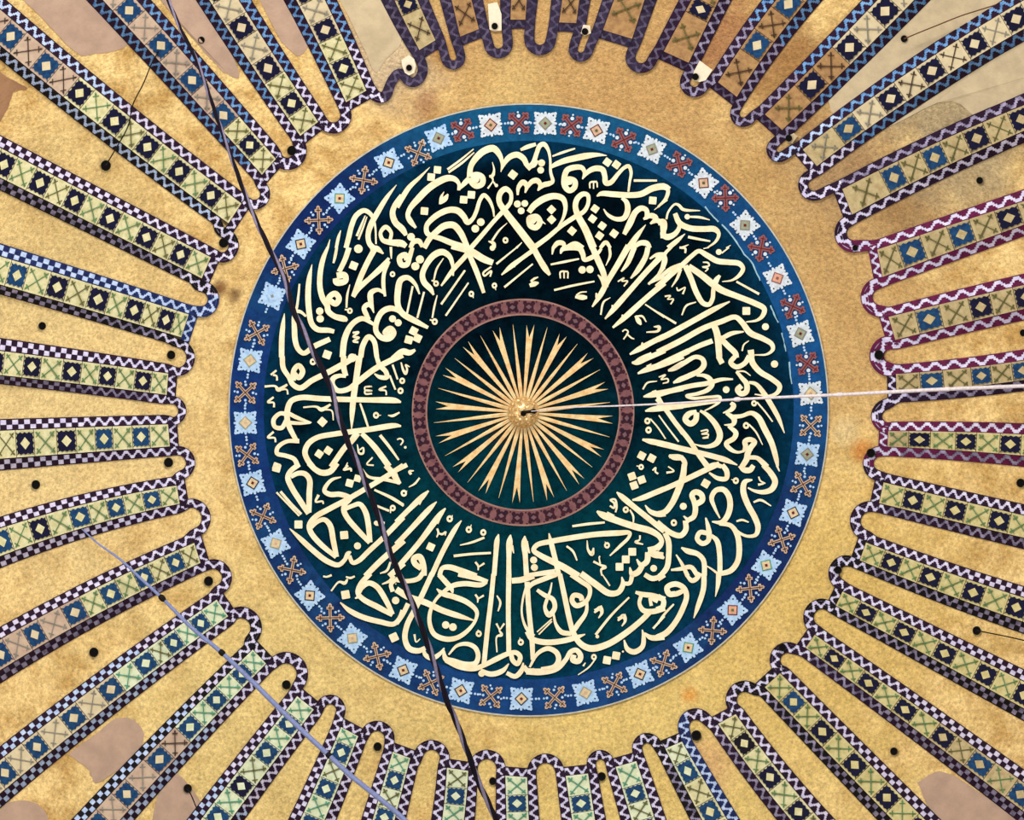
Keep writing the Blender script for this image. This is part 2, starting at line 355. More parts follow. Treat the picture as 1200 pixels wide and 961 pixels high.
# the gold finger between rib i and rib i+1: gold tip, half width, outside of the border at the tip
FING = [
 (209.7,481.2,8.5,218.7,481),(219.1,418,12.5,228.5,417),(244,348.7,9,256.5,346),(268.5,287,9.5,280,286.5),(304.7,231,7.5,314.4,236.5),
 (342.5,183.7,9,351,194.5),(393.7,143.7,9,398,155.4),(447,108.7,4,449,121),(531.2,71.9,4.5,531.2,81.9),(583.7,57.7,6,583,68.7),
 (632.5,53.5,7,631.9,65),(680.6,62.5,4.5,680.6,72.6),(750,74.7,7.5,748,85.6),(812.5,102.5,6,810,113.6),(869,138.1,5,865,148),
 (911,178.7,4,905.5,188.5),(948,221.8,7.5,939.5,229),(991.9,276.2,9,979,280.5),(1021.9,349.4,10,1008.7,351),(1035,417.5,8,1019,418.2),
 (1033,488,8,1020.6,488.7),(1023,542.5,8.5,1011,541.5),(1008,609.4,11.5,996,608),(983,670,9,971,667.5),(953.5,720,10.5,942.5,716),
 (915,769,9,904.5,763),(866.2,812.5,10,858,803),(810.5,844.4,8.5,803,834),(756,870.4,6.5,752,859.8),(702.5,889,6,700.5,878.8),
 (638.7,893.5,11.5,638,883),(570,889,11.5,569.4,878.5),(505.6,878,10.5,505.5,867),(443.7,856,9.5,446,845),(391,825.5,7.5,396.5,816.5),
 (344,780,13,352.5,770.5),(292.5,729.5,12,303.5,723),(260.6,675,10.5,271.6,673),(236.9,606,13,247,605),(218.7,542.5,9.5,229,542.5)]
WOUT = {(1,'b'):14.5,(1,'a'):10,(2,'b'):14,(2,'a'):10.5,(3,'a'):13,(0,'b'):13,(0,'a'):13,(5,'a'):13.5,(8,'a'):14}

def hgt(s): return .05 + .16 * min(max(s, 0) / 180.0, 1.0)
class Rib:
    def __init__(r, row):
        (r.a, r.b, r.dia, r.out, r.hwo, r.dcol, r.pan, r.pan2, r.pdist, r.xm, r.la, r.lb, r.da, r.db, r.lo, r.ldist, r.per) = row
        r.a = np.array(r.a, float); r.b = np.array(r.b, float); c = (r.a + r.b) / 2
        pts = np.array([c] + [np.array(d, float) for d in r.dia] + [np.array(r.out, float)])
        t = np.concatenate([[0], np.cumsum(np.linalg.norm(np.diff(pts, axis=0), axis=1))])
        deg = 2 if len(pts) > 2 else 1
        wt = np.ones(len(pts)); wt[0] = 6
        r.fx = np.polyfit(t, pts[:, 0], deg, w=wt); r.fy = np.polyfit(t, pts[:, 1], deg, w=wt)
        r.len0 = t[-1]; r.len = t[-1] + 120; r.ds = t[1:-1]
        n, tt = r.frame(0)
        ab = r.b - r.a
        r.sg = 1 if np.dot(ab, n) > 0 else -1
        r.hw0 = abs(np.dot(ab, n)) / 2; r.skew = np.dot(ab, tt)      # b end is `skew` further out than a
    def pos0(r, s):
        q = min(s, r.len0); p = np.array([np.polyval(r.fx, q), np.polyval(r.fy, q)])
        return p + r.frame(q)[1] * (s - q)
    def frame(r, s):
        s = min(s, r.len0)
        d = np.array([np.polyval(np.polyder(r.fx), s), np.polyval(np.polyder(r.fy), s)]); d /= np.linalg.norm(d)
        return np.array([-d[1], d[0]]), d
    def hw(r, s): return r.hw0 + (r.hwo - r.hw0) * min(max(s / r.len0, 0), 1.4)
    def at(r, s, u):
        """u in half widths, -1 on side a, +1 on side b"""
        n, d = r.frame(s); sk = r.skew * .5 * u * max(0, 1 - max(s, 0) / 20.0)
        return r.pos0(s) + n * (r.sg * u * r.hw(s)) + d * sk
    def side(r, s, k, off):
        n, d = r.frame(s); sk = r.skew * .5 * k * max(0, 1 - max(s, 0) / 20.0)
        return r.pos0(s) + n * (r.sg * k * (r.hw(s) + off)) + d * sk
ribs = [Rib(x) for x in RIBS]
EDGE = {}
def ordinal(n): return ['', 'first', 'second', 'third', 'fourth', 'fifth', 'sixth', 'seventh', 'eighth', 'ninth', 'tenth', 'eleventh'][n]
def rib_label(i):
    tone = {'y': 'pale yellow', 'g': 'pale green', 'o': 'ochre', 't': 'tan', 'b': 'brown gold'}[ribs[i].pan]
    if i in (37, 38, 39, 0, 1, 2, 3, 4):
        k = {4: 1, 3: 2, 2: 3, 1: 4, 0: 5, 39: 6, 38: 7, 37: 8}[i]; side = 'left photo edge, %s from the top' % ordinal(k)
    elif 5 <= i <= 15: side = 'top photo edge, %s from the left' % ordinal(i - 4)
    elif 16 <= i <= 25: side = 'right photo edge, %s from the top' % ordinal(i - 15)
    else: side = 'bottom photo edge, %s from the left' % ordinal(37 - i)
    return '%s patterned rib to %s' % (tone, side)

class Border:
    """ribbon following a path with widths; G side heights / O side heights"""
    def __init__(b, pts, sg):
        b.p = np.array([q[:2] for q in pts]); b.w = np.array([q[2] for q in pts]); b.h = np.array([q[3] for q in pts]); b.sg = sg
        b.n, _ = normals(b.p)
        b.s = np.concatenate([[0], np.cumsum(np.linalg.norm(np.diff(b.p, axis=0), axis=1))])
    def pt(b, s, t):
        """t 0 on the gold side, 1 on the panel side"""
        x = np.interp(s, b.s, b.p[:, 0]); y = np.interp(s, b.s, b.p[:, 1]); nx = np.interp(s, b.s, b.n[:, 0]); ny = np.interp(s, b.s, b.n[:, 1])
        wd = np.interp(s, b.s, b.w); k = (0.5 - t) * wd * b.sg
        return (x + nx * k, y + ny * k)
    def height(b, s, t): return .02 + (np.interp(s, b.s, b.h) - .02) * t
    def strip(b, M, s0, s1, t0, t1, dh, m, h0=-.01, step=4.0, wob=0):
        n = max(2, int((s1 - s0) / step) + 1); S = np.linspace(s0, s1, n)
        M.strip([b.pt(s, t0) for s in S], [b.pt(s, t1) for s in S], h0, [b.height(s, t0) + dh for s in S], [b.height(s, t1) + dh for s in S], m)
    def teeth(b, M, s0, s1, per, m, ref=None, brick=1e9):
        """stepped triangles on alternating edges, counted from `ref`; beyond `brick` they become oblong blocks"""
        ref = s0 if ref is None else ref
        k = math.floor((s0 - ref) / (per * .5)) - 1
        while True:
            sc_ = ref + k * per * .5; side_ = k % 2; k += 1
            if sc_ > s1 + .1: break
            if sc_ < s0 - .1: continue
            pj = per * rnd.uniform(.92, 1.04)
            bands = ((.33, 0, .22), (.25, .22, .41), (.13, .41, .58)) if abs(sc_ - ref) < brick else ((.27, .04, .50),)
            for (hw_, t0, t1) in bands:
                a0, a1 = max(sc_ - hw_ * pj, 0), min(sc_ + hw_ * pj, b.s[-1])
                if a1 - a0 < .5: continue
                n = 4 if hw_ > .3 else 2
                if side_: t0, t1 = 1 - t0, 1 - t1
                bi = len(M.v)
                for x in np.linspace(a0, a1, n):
                    M.v.append(P(*b.pt(x, t0), b.height(x, t0) + .012)); M.v.append(P(*b.pt(x, t1), b.height(x, t1) + .012))
                for q_ in range(n - 1): a = bi + 2 * q_; M.face((a, a + 1, a + 3, a + 2), m)

rib_roots = []
for i, r in enumerate(ribs):
    c = P(*r.pos0(0))
    root = empty('dome_rib', c, label=rib_label(i), category='rib', group='patterned ribs of the dome')
    rib_roots.append(root)
    # body under the panels
    S = np.linspace(0, r.len, max(3, int(r.len / 9)))
    M = MB(); M.strip([r.at(s, -1.06) for s in S], [r.at(s, 1.06) for s in S], -.01, [hgt(s) for s in S], [hgt(s) for s in S])
    M.build('rib_body', BODY, root)
    # panels
    ds = list(r.ds)
    pitch = np.mean(np.diff(ds)) if len(ds) > 1 else 42.0
    dcol = list(r.dcol)
    if not ds: ds = [{12: 72}.get(i, 56)]; dcol = ['n']
    if ds:
        while ds[-1] + pitch < r.len - 8: ds.append(ds[-1] + pitch); dcol.append(dcol[-1])
    hd = [0.235 * (ds[k + 1] - ds[k] if k + 1 < len(ds) else pitch) for k in range(len(ds))]
    cells = []; s = 0.0
    for k, d in enumerate(ds):
        cells.append((s, d - hd[k], 'x', None)); cells.append((d - hd[k], d + hd[k], 'd', dcol[k])); s = d + hd[k]
    if s < r.len - 2: cells.append((s, r.len, 'x' if i not in (10, 11) else 'n', None))
    for (s0, s1, kind, dc) in cells:
        mid = (s0 + s1) / 2
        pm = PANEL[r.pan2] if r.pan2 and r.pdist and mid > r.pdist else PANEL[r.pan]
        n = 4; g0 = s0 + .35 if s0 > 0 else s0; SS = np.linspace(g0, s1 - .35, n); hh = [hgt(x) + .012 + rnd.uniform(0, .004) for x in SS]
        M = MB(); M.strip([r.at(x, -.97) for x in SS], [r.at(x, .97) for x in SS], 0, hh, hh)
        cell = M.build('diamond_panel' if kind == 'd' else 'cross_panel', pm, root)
        H = hgt(s1) + .03; L_ = (s1 - s0) / 2
        M = MB()
        def lp(a_, u_): return tuple(r.at(mid + a_ * L_, u_))
        if kind == 'd':
            o_ = []
            nt_ = 4
            for e, (p0, p1) in enumerate((((-1, -.82), (1, -.82)), ((1, -.82), (1, .82)), ((1, .82), (-1, .82)), ((-1, .82), (-1, -.82)))):
                for k in range(nt_):
                    for f_, dd in ((k / nt_, 0), ((k + .5) / nt_, .13)):
                        a_ = p0[0] + (p1[0] - p0[0]) * f_; u_ = p0[1] + (p1[1] - p0[1]) * f_
                        dd *= (1 if dd else 0); ln = 1 - dd * 1.1
                        if e in (0, 2): u_ *= ln
                        else: a_ *= ln
                        o_.append(lp(a_ * .97, u_))
            M.prism(o_, 0, H)
            M.build('diamond_inlay', {'n': NAVY, 'b': BLUE, 'k': BLACKN}[dc], cell)
            M = MB(); q = .5
            M.prism([lp(-q * 1.05, 0), lp(0, -q * .9), lp(q * 1.05, 0), lp(0, q * .9)], 0, H + .008)
            M.build('diamond_centre', PANEL['c'] if pm in (PANEL['p'], PANEL['b']) else pm, cell)
        elif kind == 'x':
            xm = r.xm
            if r.pan2 and r.pdist and mid > r.pdist and r.pan2 in 'pc' : xm = GREYX if rnd.random() < .75 else BROWNX
            elif rnd.random() < .12: xm = OLIVE
            LL = min(L_, 14.0); cen = r.pos0(mid)
            def bar(x0, u0, x1, u1, wd):
                A = r.at(mid + x0 * LL, u0); B = r.at(mid + x1 * LL, u1); d = B - A; d /= np.linalg.norm(d); nn = np.array([-d[1], d[0]]) * wd / 2
                M.strip([A + nn, B + nn], [A - nn, B - nn], 0, H, H)
            jx = rnd.uniform(-.06, .06)
            bar(-.82 + jx, -.8, .82 + jx, .8, 1.05); bar(-.82, .8, .82, -.8, 1.05)
            for (ex, eu) in ((-1, -1), (1, 1), (-1, 1), (1, -1)):
                bar(ex * .62 - .17 * 1, eu * .6 + .17 * ex * eu, ex * .62 + .17, eu * .6 - .17 * ex * eu, 1.0)
                bar(ex * .72 - .05, eu * .7 + .05 * ex * eu, ex * .72 + .05, eu * .7 - .05 * ex * eu, 1.5)
            M.build('cross_inlay', xm, cell)
    # straight border across the rib's inner end
    e = r.frame(0)[1] * -1.0; we = 10.5; ex6 = 3.5 if r.pan == 'b' else 6
    ab = r.b - r.a; abn = ab / np.linalg.norm(ab)
    eb = np.array([-abn[1], abn[0]]); eb = eb if np.dot(eb, e) > 0 else -eb
    p0 = r.a + eb * we / 2 - abn * ex6; p1 = r.b + eb * we / 2 + abn * ex6
    pts = [(*(p0 + (p1 - p0) * k / 8), we, .045) for k in range(9)]
    B = Border(pts, 1); B.sg = 1 if np.dot(B.n[0], eb) > 0 else -1      # t=0 faces the crown
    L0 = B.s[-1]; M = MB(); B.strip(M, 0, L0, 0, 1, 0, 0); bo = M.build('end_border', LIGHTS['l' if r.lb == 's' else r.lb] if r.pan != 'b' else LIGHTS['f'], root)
    M = MB(); B.strip(M, 0, L0, -.03, .09, .008, 0); B.strip(M, 0, L0, .93, 1.03, .008, 0); B.teeth(M, 1, L0 - 1, min(r.per, 12), 0)
    M.build('zigzag_inlay', DARKS[r.db], bo, kind='stuff')

# the borders that run down each rib side and round the finger tips
for i in range(40):
    r, q = ribs[i], ribs[(i + 1) % 40]
    Tx, Ty, half, Ox, Oy = FING[i]
    T = np.array([Tx, Ty]); O = np.array([Ox, Oy]); w0 = np.linalg.norm(O - T); d = (O - T) / w0; n = np.array([-d[1], d[0]])
    rr = half + w0 / 2; C = (T + O) / 2 - d * rr
    def side_pts(rb, k, key, first):
        wo = WOUT.get((rib_i, key), D0); out = []
        for s in np.arange(0, rb.len - 1, 6.0):
            wd = 10.5 + (wo - 10.5) * min(s / rb.len0, 1.3)
            if rb.pan == 'b': wd += .6
            p = rb.side(s, k, wd / 2)
            if np.dot(p - C, d) > -1.5: continue
            out.append((p[0], p[1], wd, hgt(s)))
        return out
    rib_i = i; SA = side_pts(r, 1, 'b', True)[::-1]
    rib_i = (i + 1) % 40; SB = side_pts(q, -1, 'a', False)
    sgn = 1 if np.dot(np.array(SA[-1][:2]) - np.array(SB[0][:2]), n) > 0 else -1
    arc = []
    for k in range(13):
        a = math.pi * k / 12; p = C + n * (sgn * rr * math.cos(a)) + d * (rr * math.sin(a))
        arc.append((p[0], p[1], w0, .05))
    if i == 7:      # damaged place: the border bends round a whitewashed socket
        SA2 = SA; arc = arc[:9]
        extra = [(455.5, 104, 11, .05), (461, 92, 11, .05), (470, 84, 10.5, .05), (475, 92, 10.5, .05), (483, 97.5, 11, .05), (492, 92.5, 11, .05), (496, 80, 11, .05), (490, 65, 11, .05)]
        SB = [s for s in SB if s[1] < 56]
        arc = arc + extra
    path = SA + arc + SB
    raw = catmull(path, 3)
    # resample evenly
    pa = np.array(raw); sl = np.concatenate([[0], np.cumsum(np.linalg.norm(np.diff(pa[:, :2], axis=0), axis=1))])
    N = int(sl[-1] / 2.6); S = np.linspace(0, sl[-1], N)
    pa = np.stack([np.interp(S, sl, pa[:, k]) for k in range(4)], 1)
    ker = np.array([1, 2, 3, 2, 1]) / 9.
    for k in range(4):
        pad = np.concatenate([[pa[0, k]] * 2, pa[:, k], [pa[-1, k]] * 2]); sm = np.convolve(pad, ker, 'valid'); sm[0] = pa[0, k]; sm[-1] = pa[-1, k]; pa[:, k] = sm
    B = Border(pa, 1)
    im = int(np.argmin(np.linalg.norm(B.p - (T + O) / 2, axis=1)))
    cen_dir = C - B.p[im]; B.sg = 1 if np.dot(B.n[im], cen_dir) > 0 else -1
    smid = B.s[im]; tot = B.s[-1]
    for (s0, s1, rb, ri, lt, dk, rev) in ((0, smid, r, i, r.lb, r.db, True), (smid, tot, q, (i + 1) % 40, q.la, q.da, False)):
        cut = rb.ldist + 20
        segs = [(s0, s1, lt)]
        if rb.lo and rb.ldist:
            L_ = s1 - s0
            if L_ > cut + 12: segs = [(s0, s1 - cut, rb.lo), (s1 - cut, s1, lt)] if rev else [(s0, s0 + cut, lt), (s0 + cut, s1, rb.lo)]
        if lt == 's' and rb.pan not in 'b':
            c_ = 46
            if rev: segs = [(segs[0][0], segs[-1][1] - c_, segs[0][2]), (segs[-1][1] - c_, segs[-1][1], 'l')]
            else: segs = [(segs[0][0], segs[0][0] + c_, 'l'), (segs[0][0] + c_, segs[-1][1], segs[-1][2])]
        root = rib_roots[ri]
        M = MB(); ml = []
        for (u0, u1, l_) in segs:
            if l_ not in ml: ml.append(l_)
            B.strip(M, u0, u1, 0, 1, 0, ml.index(l_), step=3.0)
        bo = M.build('side_border', [LIGHTS[l_] for l_ in ml], root)
        M = MB(); B.strip(M, s0, s1, -.04, .05, .008, 0, step=3.0); B.strip(M, s0, s1, .96, 1.03, .008, 0, step=3.0)
        per = rb.per
        bk = (125 if ri < 4 else 90) if ri in (0, 1, 2, 3, 36, 37, 38, 39) or (ri in (33, 34, 35) and rev) else (150 if ri in (23, 24, 25, 26) else 1e9)
        B.teeth(M, s0 + (0 if rev else .2), s1, per, 0, smid, bk)
        M.build('zigzag_inlay', DARKS[dk], bo, kind='stuff')

# sockets in the gold between the ribs
HOLES = [(200.6,416,5),(261.9,284.7,5.5),(341.9,176.5,5.5),(479.4,79.4,3.6),(579.7,30.6,3.8),(685.5,37,4),(815,90,4),(924.4,161.9,4),
 (1002,290.5,3.4),(1030,416,5.5),(1020.6,531,5.2),(917,758.7,4.4),(816,862,6),(705,910,5),(577.5,915.4,4.4),(442.5,875,5),(335.6,802.5,5.2),
 (244.4,681,5.5),(197.5,542,5.5),(42,568,5.2),(49.5,382,4.5),(124,194,6),(236,47,4),(1059.5,45.5,4),(1148,211.5,4),(1199,390,4),(1196,566,5),
 (1144.5,739,5),(1047.5,880.5,4.5),(110,764.5,5.5),(220,924,5),(982,668,4.5)]
SOCK = {3: PANEL['c']}
for k, (x, y, rad) in enumerate(HOLES):
    col = {3: WHITE, 4: WHITE, 5: WHITE, 6: WHITE, 7: PLASTER_G}.get(k)
    h = .05
    if col:
        M = MB(); q = {3: [(x-9,y-9),(x,y-15),(x+6,y-10),(x+8,y-2),(x+6,y+6),(x,y+9),(x-5,y+6),(x-8,y-2)],
                       4: [(x-8,y-26),(x+3,y-28),(x+8,y-14),(x+8,y+5),(x,y+6),(x-6,y+4)],
                       5: [(x-2,y-8),(x+6,y-7),(x+7,y+2),(x,y+5),(x-5,y+2)],
                       6: [(x+5,y-19),(x+20,y-8),(x+12,y+4),(x+5,y+6),(x-3,y+4),(x-2,y-6)],
                       7: [(x-4,y-1),(x+6,y-6),(x+10,y-2),(x+4,y+6),(x-2,y+5)]}[k]
        M.prism(q, 0, .07); M.build('whitewash_collar', col, ceiling); h = .08
    if col: h = .11
    inner = k in (8, 11, 31, 9, 10)
    if inner: h = .09
    M = MB(); n = 14; o_ = ellipse(x, y, rad, rad * 1.05, n); i_ = ellipse(x, y, rad * .78, rad * .82, n)
    M.strip(o_ + [o_[0]], i_ + [i_[0]], -.02, h, h, 0, cap=False); M.prism(i_, -.02, h - .015, 1)
    M.build('anchor_socket', [IRON, HOLE], ceiling)

# ------------------------------------------------------------------ medallion
MC = (619.5, 480.5)
med = empty('calligraphy_medallion', P(*MC), label='round blue and teal medallion with gilt Arabic calligraphy at the dome crown', category='medallion')
def disc(name, cx, cy, r0, r1, h, m, n=160, parent=None, hb=-.01):
    """ring (or disc when r0 is None) following the vault"""
    M = MB(); rings = 12
    (rx, ry) = r1; (ix, iy) = r0 if r0 else (0, 0)
    V = []; 
    for k in range(rings + 1):
        f = k / rings; V += [P(x, y, h) for x, y in ellipse(cx, cy, max(ix + (rx - ix) * f, .01), max(iy + (ry - iy) * f, .01), n)]
    Fc = []
    for k in range(rings):
        for j in range(n):
            a = k * n + j; b = k * n + (j + 1) % n; Fc.append((a, b, b + n, a + n))
    b0 = len(V); V += [P(x, y, hb) for x, y in ellipse(cx, cy, rx, ry, n)]
    for j in range(n): Fc.append((rings * n + j, rings * n + (j + 1) % n, b0 + (j + 1) % n, b0 + j))
    if r0:
        b1 = len(V); V += [P(x, y, hb) for x, y in ellipse(cx, cy, ix, iy, n)]
        for j in range(n): Fc.append((j, b1 + j, b1 + (j + 1) % n, (j + 1) % n))
    return obj(name, V, Fc, m, parent=parent)
disc('outer_band', *MC, (306, 311), (351, 358.5), .03, BAND, parent=med)
disc('rim_line', *MC, (350.4, 357.9), (352.0, 359.6), .04, RIM, parent=med)
disc('lettering_ground', *MC, None, (310.5, 315.5), .034, GROUND, parent=med)
RC = (613, 483.3)
disc('inner_ring', *RC, (113, 114.5), (130, 132.8), .05, RING, parent=med)
for (a, b) in (((128.6, 131.2), (130.4, 133.3)), ((112.4, 113.8), (114.2, 115.8))):
    disc('ring_edge_line', *RC, a, b, .056, RINGED, parent=med)
for k in range(40):
    a = 2 * math.pi * (k + .35) / 40; cx = RC[0] + 121.8 * math.cos(a); cy = RC[1] + 123.8 * math.sin(a)
    M = MB(); u = np.array([math.cos(a), math.sin(a)]); t = np.array([-u[1], u[0]])
    def lc(p_, q_): return tuple(np.array([cx, cy]) + u * p_ + t * q_)
    for (p_, q_) in ((-4.6, -4.6), (4.6, -4.6), (4.6, 4.6), (-4.6, 4.6)):
        z_ = rnd.uniform(2.3, 2.8); M.prism([lc(p_ + z_ * math.cos(b_), q_ + z_ * math.sin(b_)) for b_ in [2 * math.pi * w_ / 7 for w_ in range(7)]], 0, .058, 0)
    M.prism([lc(-5.4, 0), lc(-2.5, -5.6), lc(2.5, -5.6), lc(5.4, 0), lc(2.5, 5.6), lc(-2.5, 5.6)], 0, .0585, 0)
    M.prism([lc(-2.8, 0), lc(0, -3.6), lc(2.8, 0), lc(0, 3.6)], 0, .064, 1)
    for (p_, q_) in ((-6.6, 8.6), (6.6, 8.6)):
        M.prism([lc(p_ - 1.1, q_), lc(p_, q_ - 1.2), lc(p_ + 1.1, q_), lc(p_, q_ + 1.2)], 0, .058, 0)
    M.build('ring_motif', [RINGDK, RINGMID], med)

# rays of the sunburst
for k in range(16):
    for forked in (True, False):
        a = math.radians(-90 + 4.7 + 22.5 * k + (0 if forked else 11.2)); u = np.array([math.cos(a), math.sin(a)]); t = np.array([-u[1], u[0]])
        rl = (104 if forked else 104) * (1 + .012 * math.sin(a)) + rnd.uniform(-1.5, 1.5)
        if not forked: rl += 0
        def rp(r_, q_): return tuple(np.array(RC) + u * r_ + t * q_)
        M = MB(); j = rnd.uniform(-.5, .5)
        if forked:
            M.prism([rp(10, -1.0), rp(60, -2.6), rp(82, -3.5), rp(rl, -4.6 + j), rp(88, -.1), rp(rl + 1, 4.4 + j), rp(82, 3.5), rp(60, 2.6), rp(10, 1.0)], .02, .062)
            M.build('forked_ray', RAY, med)
        else:
            M.prism([rp(10, -1.6), rp(30, -2.3), rp(55, -1.9), rp(80, -1.1), rp(rl, -.15), rp(rl, .15), rp(80, 1.1), rp(55, 1.9), rp(30, 2.3), rp(10, 1.6)], .02, .06)
            M.build('pointed_ray', RAY, med)

# band motifs
STARS = [(398,232.5,3),(455.5,190.5,0),(514,162,4),(575,146.5,5),(639,144.5,4),(699,153,5),(764,175,4),(824.5,214.5,5),(873,264,4),(911,326,6),
 (938,391,4),(950,461,1),(946,532.5,4),(929.5,601,0),(898,662.5,3),(858.5,715,7),(806.5,759,3),(750,790,0),(686,812,1),(611,819,0),(540,809.5,0),
 (472.5,785.5,0),(413,748,1),(363,698,0),(323,637,1),(296,566,0),(287.5,495.5,1),(293,422.5,1),(319,347,8),(352.5,286,0)]
CROSS = [(426,211),(490,179),(542,152.5),(608,144),(669.5,147),(731,164),(796,192.5),(850,232),(892,291),(929,359),(946,426),(950,499),(941,567.5),
 (916,632.5),(879,689.5),(835,739),(777.5,777.5),(720,802.5),(650,817.5),(575,816),(505,800),(442,769),(387,724),(342,668),(308,605),(289.5,533),
 (287.5,460),(301,390),(334,315),(373.5,258)]
SPEC = {0: (NAVY, BEIGE, DARKRED), 1: (GREYG, BEIGE, TAN), 3: (TEALG, BEIGE, DARKRED), 4: (GREYX, GREYG, DARKRED), 5: (DARKRED, TAN, OLIVE), 6: (REDDISH, SALMON, REDDISH), 7: (DARKRED, SALMON, GREEN), 8: (PALEBLUE, PALEBLUE, GREYX)}
for (x, y, sp) in STARS:
    a0 = math.atan2(y - MC[1], x - MC[0]); u = np.array([math.cos(a0), math.sin(a0)]); t = np.array([-u[1], u[0]])
    if (x, y) == (319, 347): jit = .1
    jit = rnd.uniform(-.05, .05); ca, sa = math.cos(jit), math.sin(jit); u, t = u * ca + t * sa, t * ca - u * sa
    sz = 1.0
    def sp_(p_, q_): return tuple(np.array([x, y]) + u * p_ * sz + t * q_ * sz)
    M = MB(); q = 10.7
    body = []
    for (px_, py_, qx_, qy_) in ((-q, -q, q, -q), (q, -q, q, q), (q, q, -q, q), (-q, q, -q, -q)):
        ex_, ey_ = (qx_ - px_) / (2 * q), (qy_ - py_) / (2 * q); ox_, oy_ = ey_, -ex_
        for k in range(5):
            for f_, o_ in ((.0, -.5), (.28, 1.7), (.72, 1.7)):
                f2 = (k + f_) / 5
                o2 = o_ + (1.3 if k == 2 and o_ > 0 else 0)
                body.append(sp_(px_ + (qx_ - px_) * f2 + ox_ * o2, py_ + (qy_ - py_) * f2 + oy_ * o2))
    M.prism(body, 0, .05, 0)
    for qd in range(4):
        aa = math.radians(45 + 90 * qd); c1, s1_ = math.cos(aa), math.sin(aa)
        M.prism([sp_(12.7 * c1 + 4.0 * math.cos(b_), 12.7 * s1_ + 4.0 * math.sin(b_)) for b_ in [2 * math.pi * z_ / 10 for z_ in range(10)]], 0, .051, 0)
        M.prism([sp_(16.4 * c1 + 1.9 * math.cos(b_), 16.4 * s1_ + 1.9 * math.sin(b_)) for b_ in [2 * math.pi * z_ / 8 for z_ in range(8)]], 0, .0505, 0)
    for qd in range(4):
        aa = math.radians(45 + 90 * qd); c_ = (13.0 * math.cos(aa), 13.0 * math.sin(aa)); M.prism([sp_(c_[0] + 1.1, c_[1]), sp_(c_[0], c_[1] + 1.1), sp_(c_[0] - 1.1, c_[1]), sp_(c_[0], c_[1] - 1.1)], 0, .056, 1)
    warm = y < 470 and x > 540
    st = M.build('star_motif', [PALEW if warm else PALEBLUE, NAVY], med)
    M = MB(); q = 8.2; oc, fc, dc = SPEC[sp]
    for rr_, hh_, mi_ in ((q, .06, 0), (q * .80, .066, 1), (q * .26, .072, 2)):
        M.prism([sp_(rr_, 0), sp_(0, rr_), sp_(-rr_, 0), sp_(0, -rr_)], .03, hh_, mi_)
    M.build('star_centre', [oc, fc, dc], st)
for (x, y) in CROSS:
    a0 = math.atan2(y - MC[1], x - MC[0]) + math.radians(45); u = np.array([math.cos(a0), math.sin(a0)]); t = np.array([-u[1], u[0]])
    red = (y < 470 and x > 520); f_ = 1.0 if not red else 1.0
    def cp(p_, q_, o=(x, y), u=u, t=t): return tuple(np.array(o) + u * p_ + t * q_)
    wd = 1.7 if not red else 2.3; L_ = 17.0 if not red else 16.2
    M = MB()
    for k in range(4):
        c4, s4 = (1, 0, -1, 0)[k], (0, 1, 0, -1)[k]
        def arm(p_, q_): return cp(p_ * c4 - q_ * s4, p_ * s4 + q_ * c4)
        e = 4.2 if not red else 5.0
        M.prism([arm(0, -wd), arm(9.6, -wd), arm(9.8, -e), arm(13, -e), arm(13.4, -wd - .4), arm(L_ - 1, -1.9), arm(L_ + .4, 0), arm(L_ - 1, 1.9), arm(13.4, wd + .4), arm(13, e), arm(9.8, e), arm(9.6, wd), arm(0, wd)], 0, .052 + .001 * k, 0)
        M.prism([arm(0, -.45), arm(L_ - 2, -.45), arm(L_ - 2, .45), arm(0, .45)], 0, .062, 1)
        M.prism([arm(11, -2.6), arm(11.9, -2.6), arm(11.9, 2.6), arm(11, 2.6)], 0, .061, 1)
    M.build('cross_motif', [REDDISH if red else TAN, DARKRED if red else BROWNX], med)
    M = MB()
    for k in range(4):
        aa = a0 + math.radians(45 + 90 * k); uu = np.array([math.cos(aa), math.sin(aa)]); tt = np.array([-uu[1], uu[0]])
        for (p_, q_, r_) in (((8.2, 0, 2.3),(12.5, rnd.uniform(-1, 1), 1.2)) if red else ((9.0, rnd.uniform(-1, 1), 1.6), (12.6, rnd.uniform(-2, 2), 1.3))):
            cc = np.array([x, y]) + uu * p_ + tt * q_; M.prism(ellipse(cc[0], cc[1], r_, r_, 8), 0, .05)
    M.build('dot_cluster', PALEW if red else PALEBLUE, med, kind='stuff')
# links between star and cross
M = MB()
for (x, y, sp) in STARS:
    a0 = math.atan2(y - MC[1], x - MC[0])
    for sg in (-1, 1):
        for ds_ in (17.0, 20.5):
            aa = a0 + sg * ds_ / 337.; rr_ = math.hypot(x - MC[0], y - MC[1]); cx = MC[0] + rr_ * math.cos(aa); cy = MC[1] + rr_ * math.sin(aa)
            M.prism(ellipse(cx, cy, 1.5, 1.5, 7), 0, .048)
M.build('link_beads', PALEBLUE, med, kind='stuff')
# pale worn line between band and ground on the right side
for seg in ([(826,242),(834,252),(842,260)],[(846,263),(856,274),(866,288),(872,298)],[(872,298),(880,306),(886,318),(891,329)],[(903,358),(907,368),(912,378)],[(916,390),(919,402),(921,412)],[(925,424),(926,436),(928,450)]):
    M = MB(); q = catmull([(*p, 1.8) for p in seg], 3); nn, _ = normals(q)
    M.strip([(p[0] + n_[0] * (.6 + rnd.uniform(-.4, .5)), p[1] + n_[1]) for p, n_ in zip(q, nn)], [(p[0] - n_[0] * (.6 + rnd.uniform(-.4, .5)), p[1] - n_[1]) for p, n_ in zip(q, nn)], 0, .042, .042)
    M.build('worn_line', SCR, med)

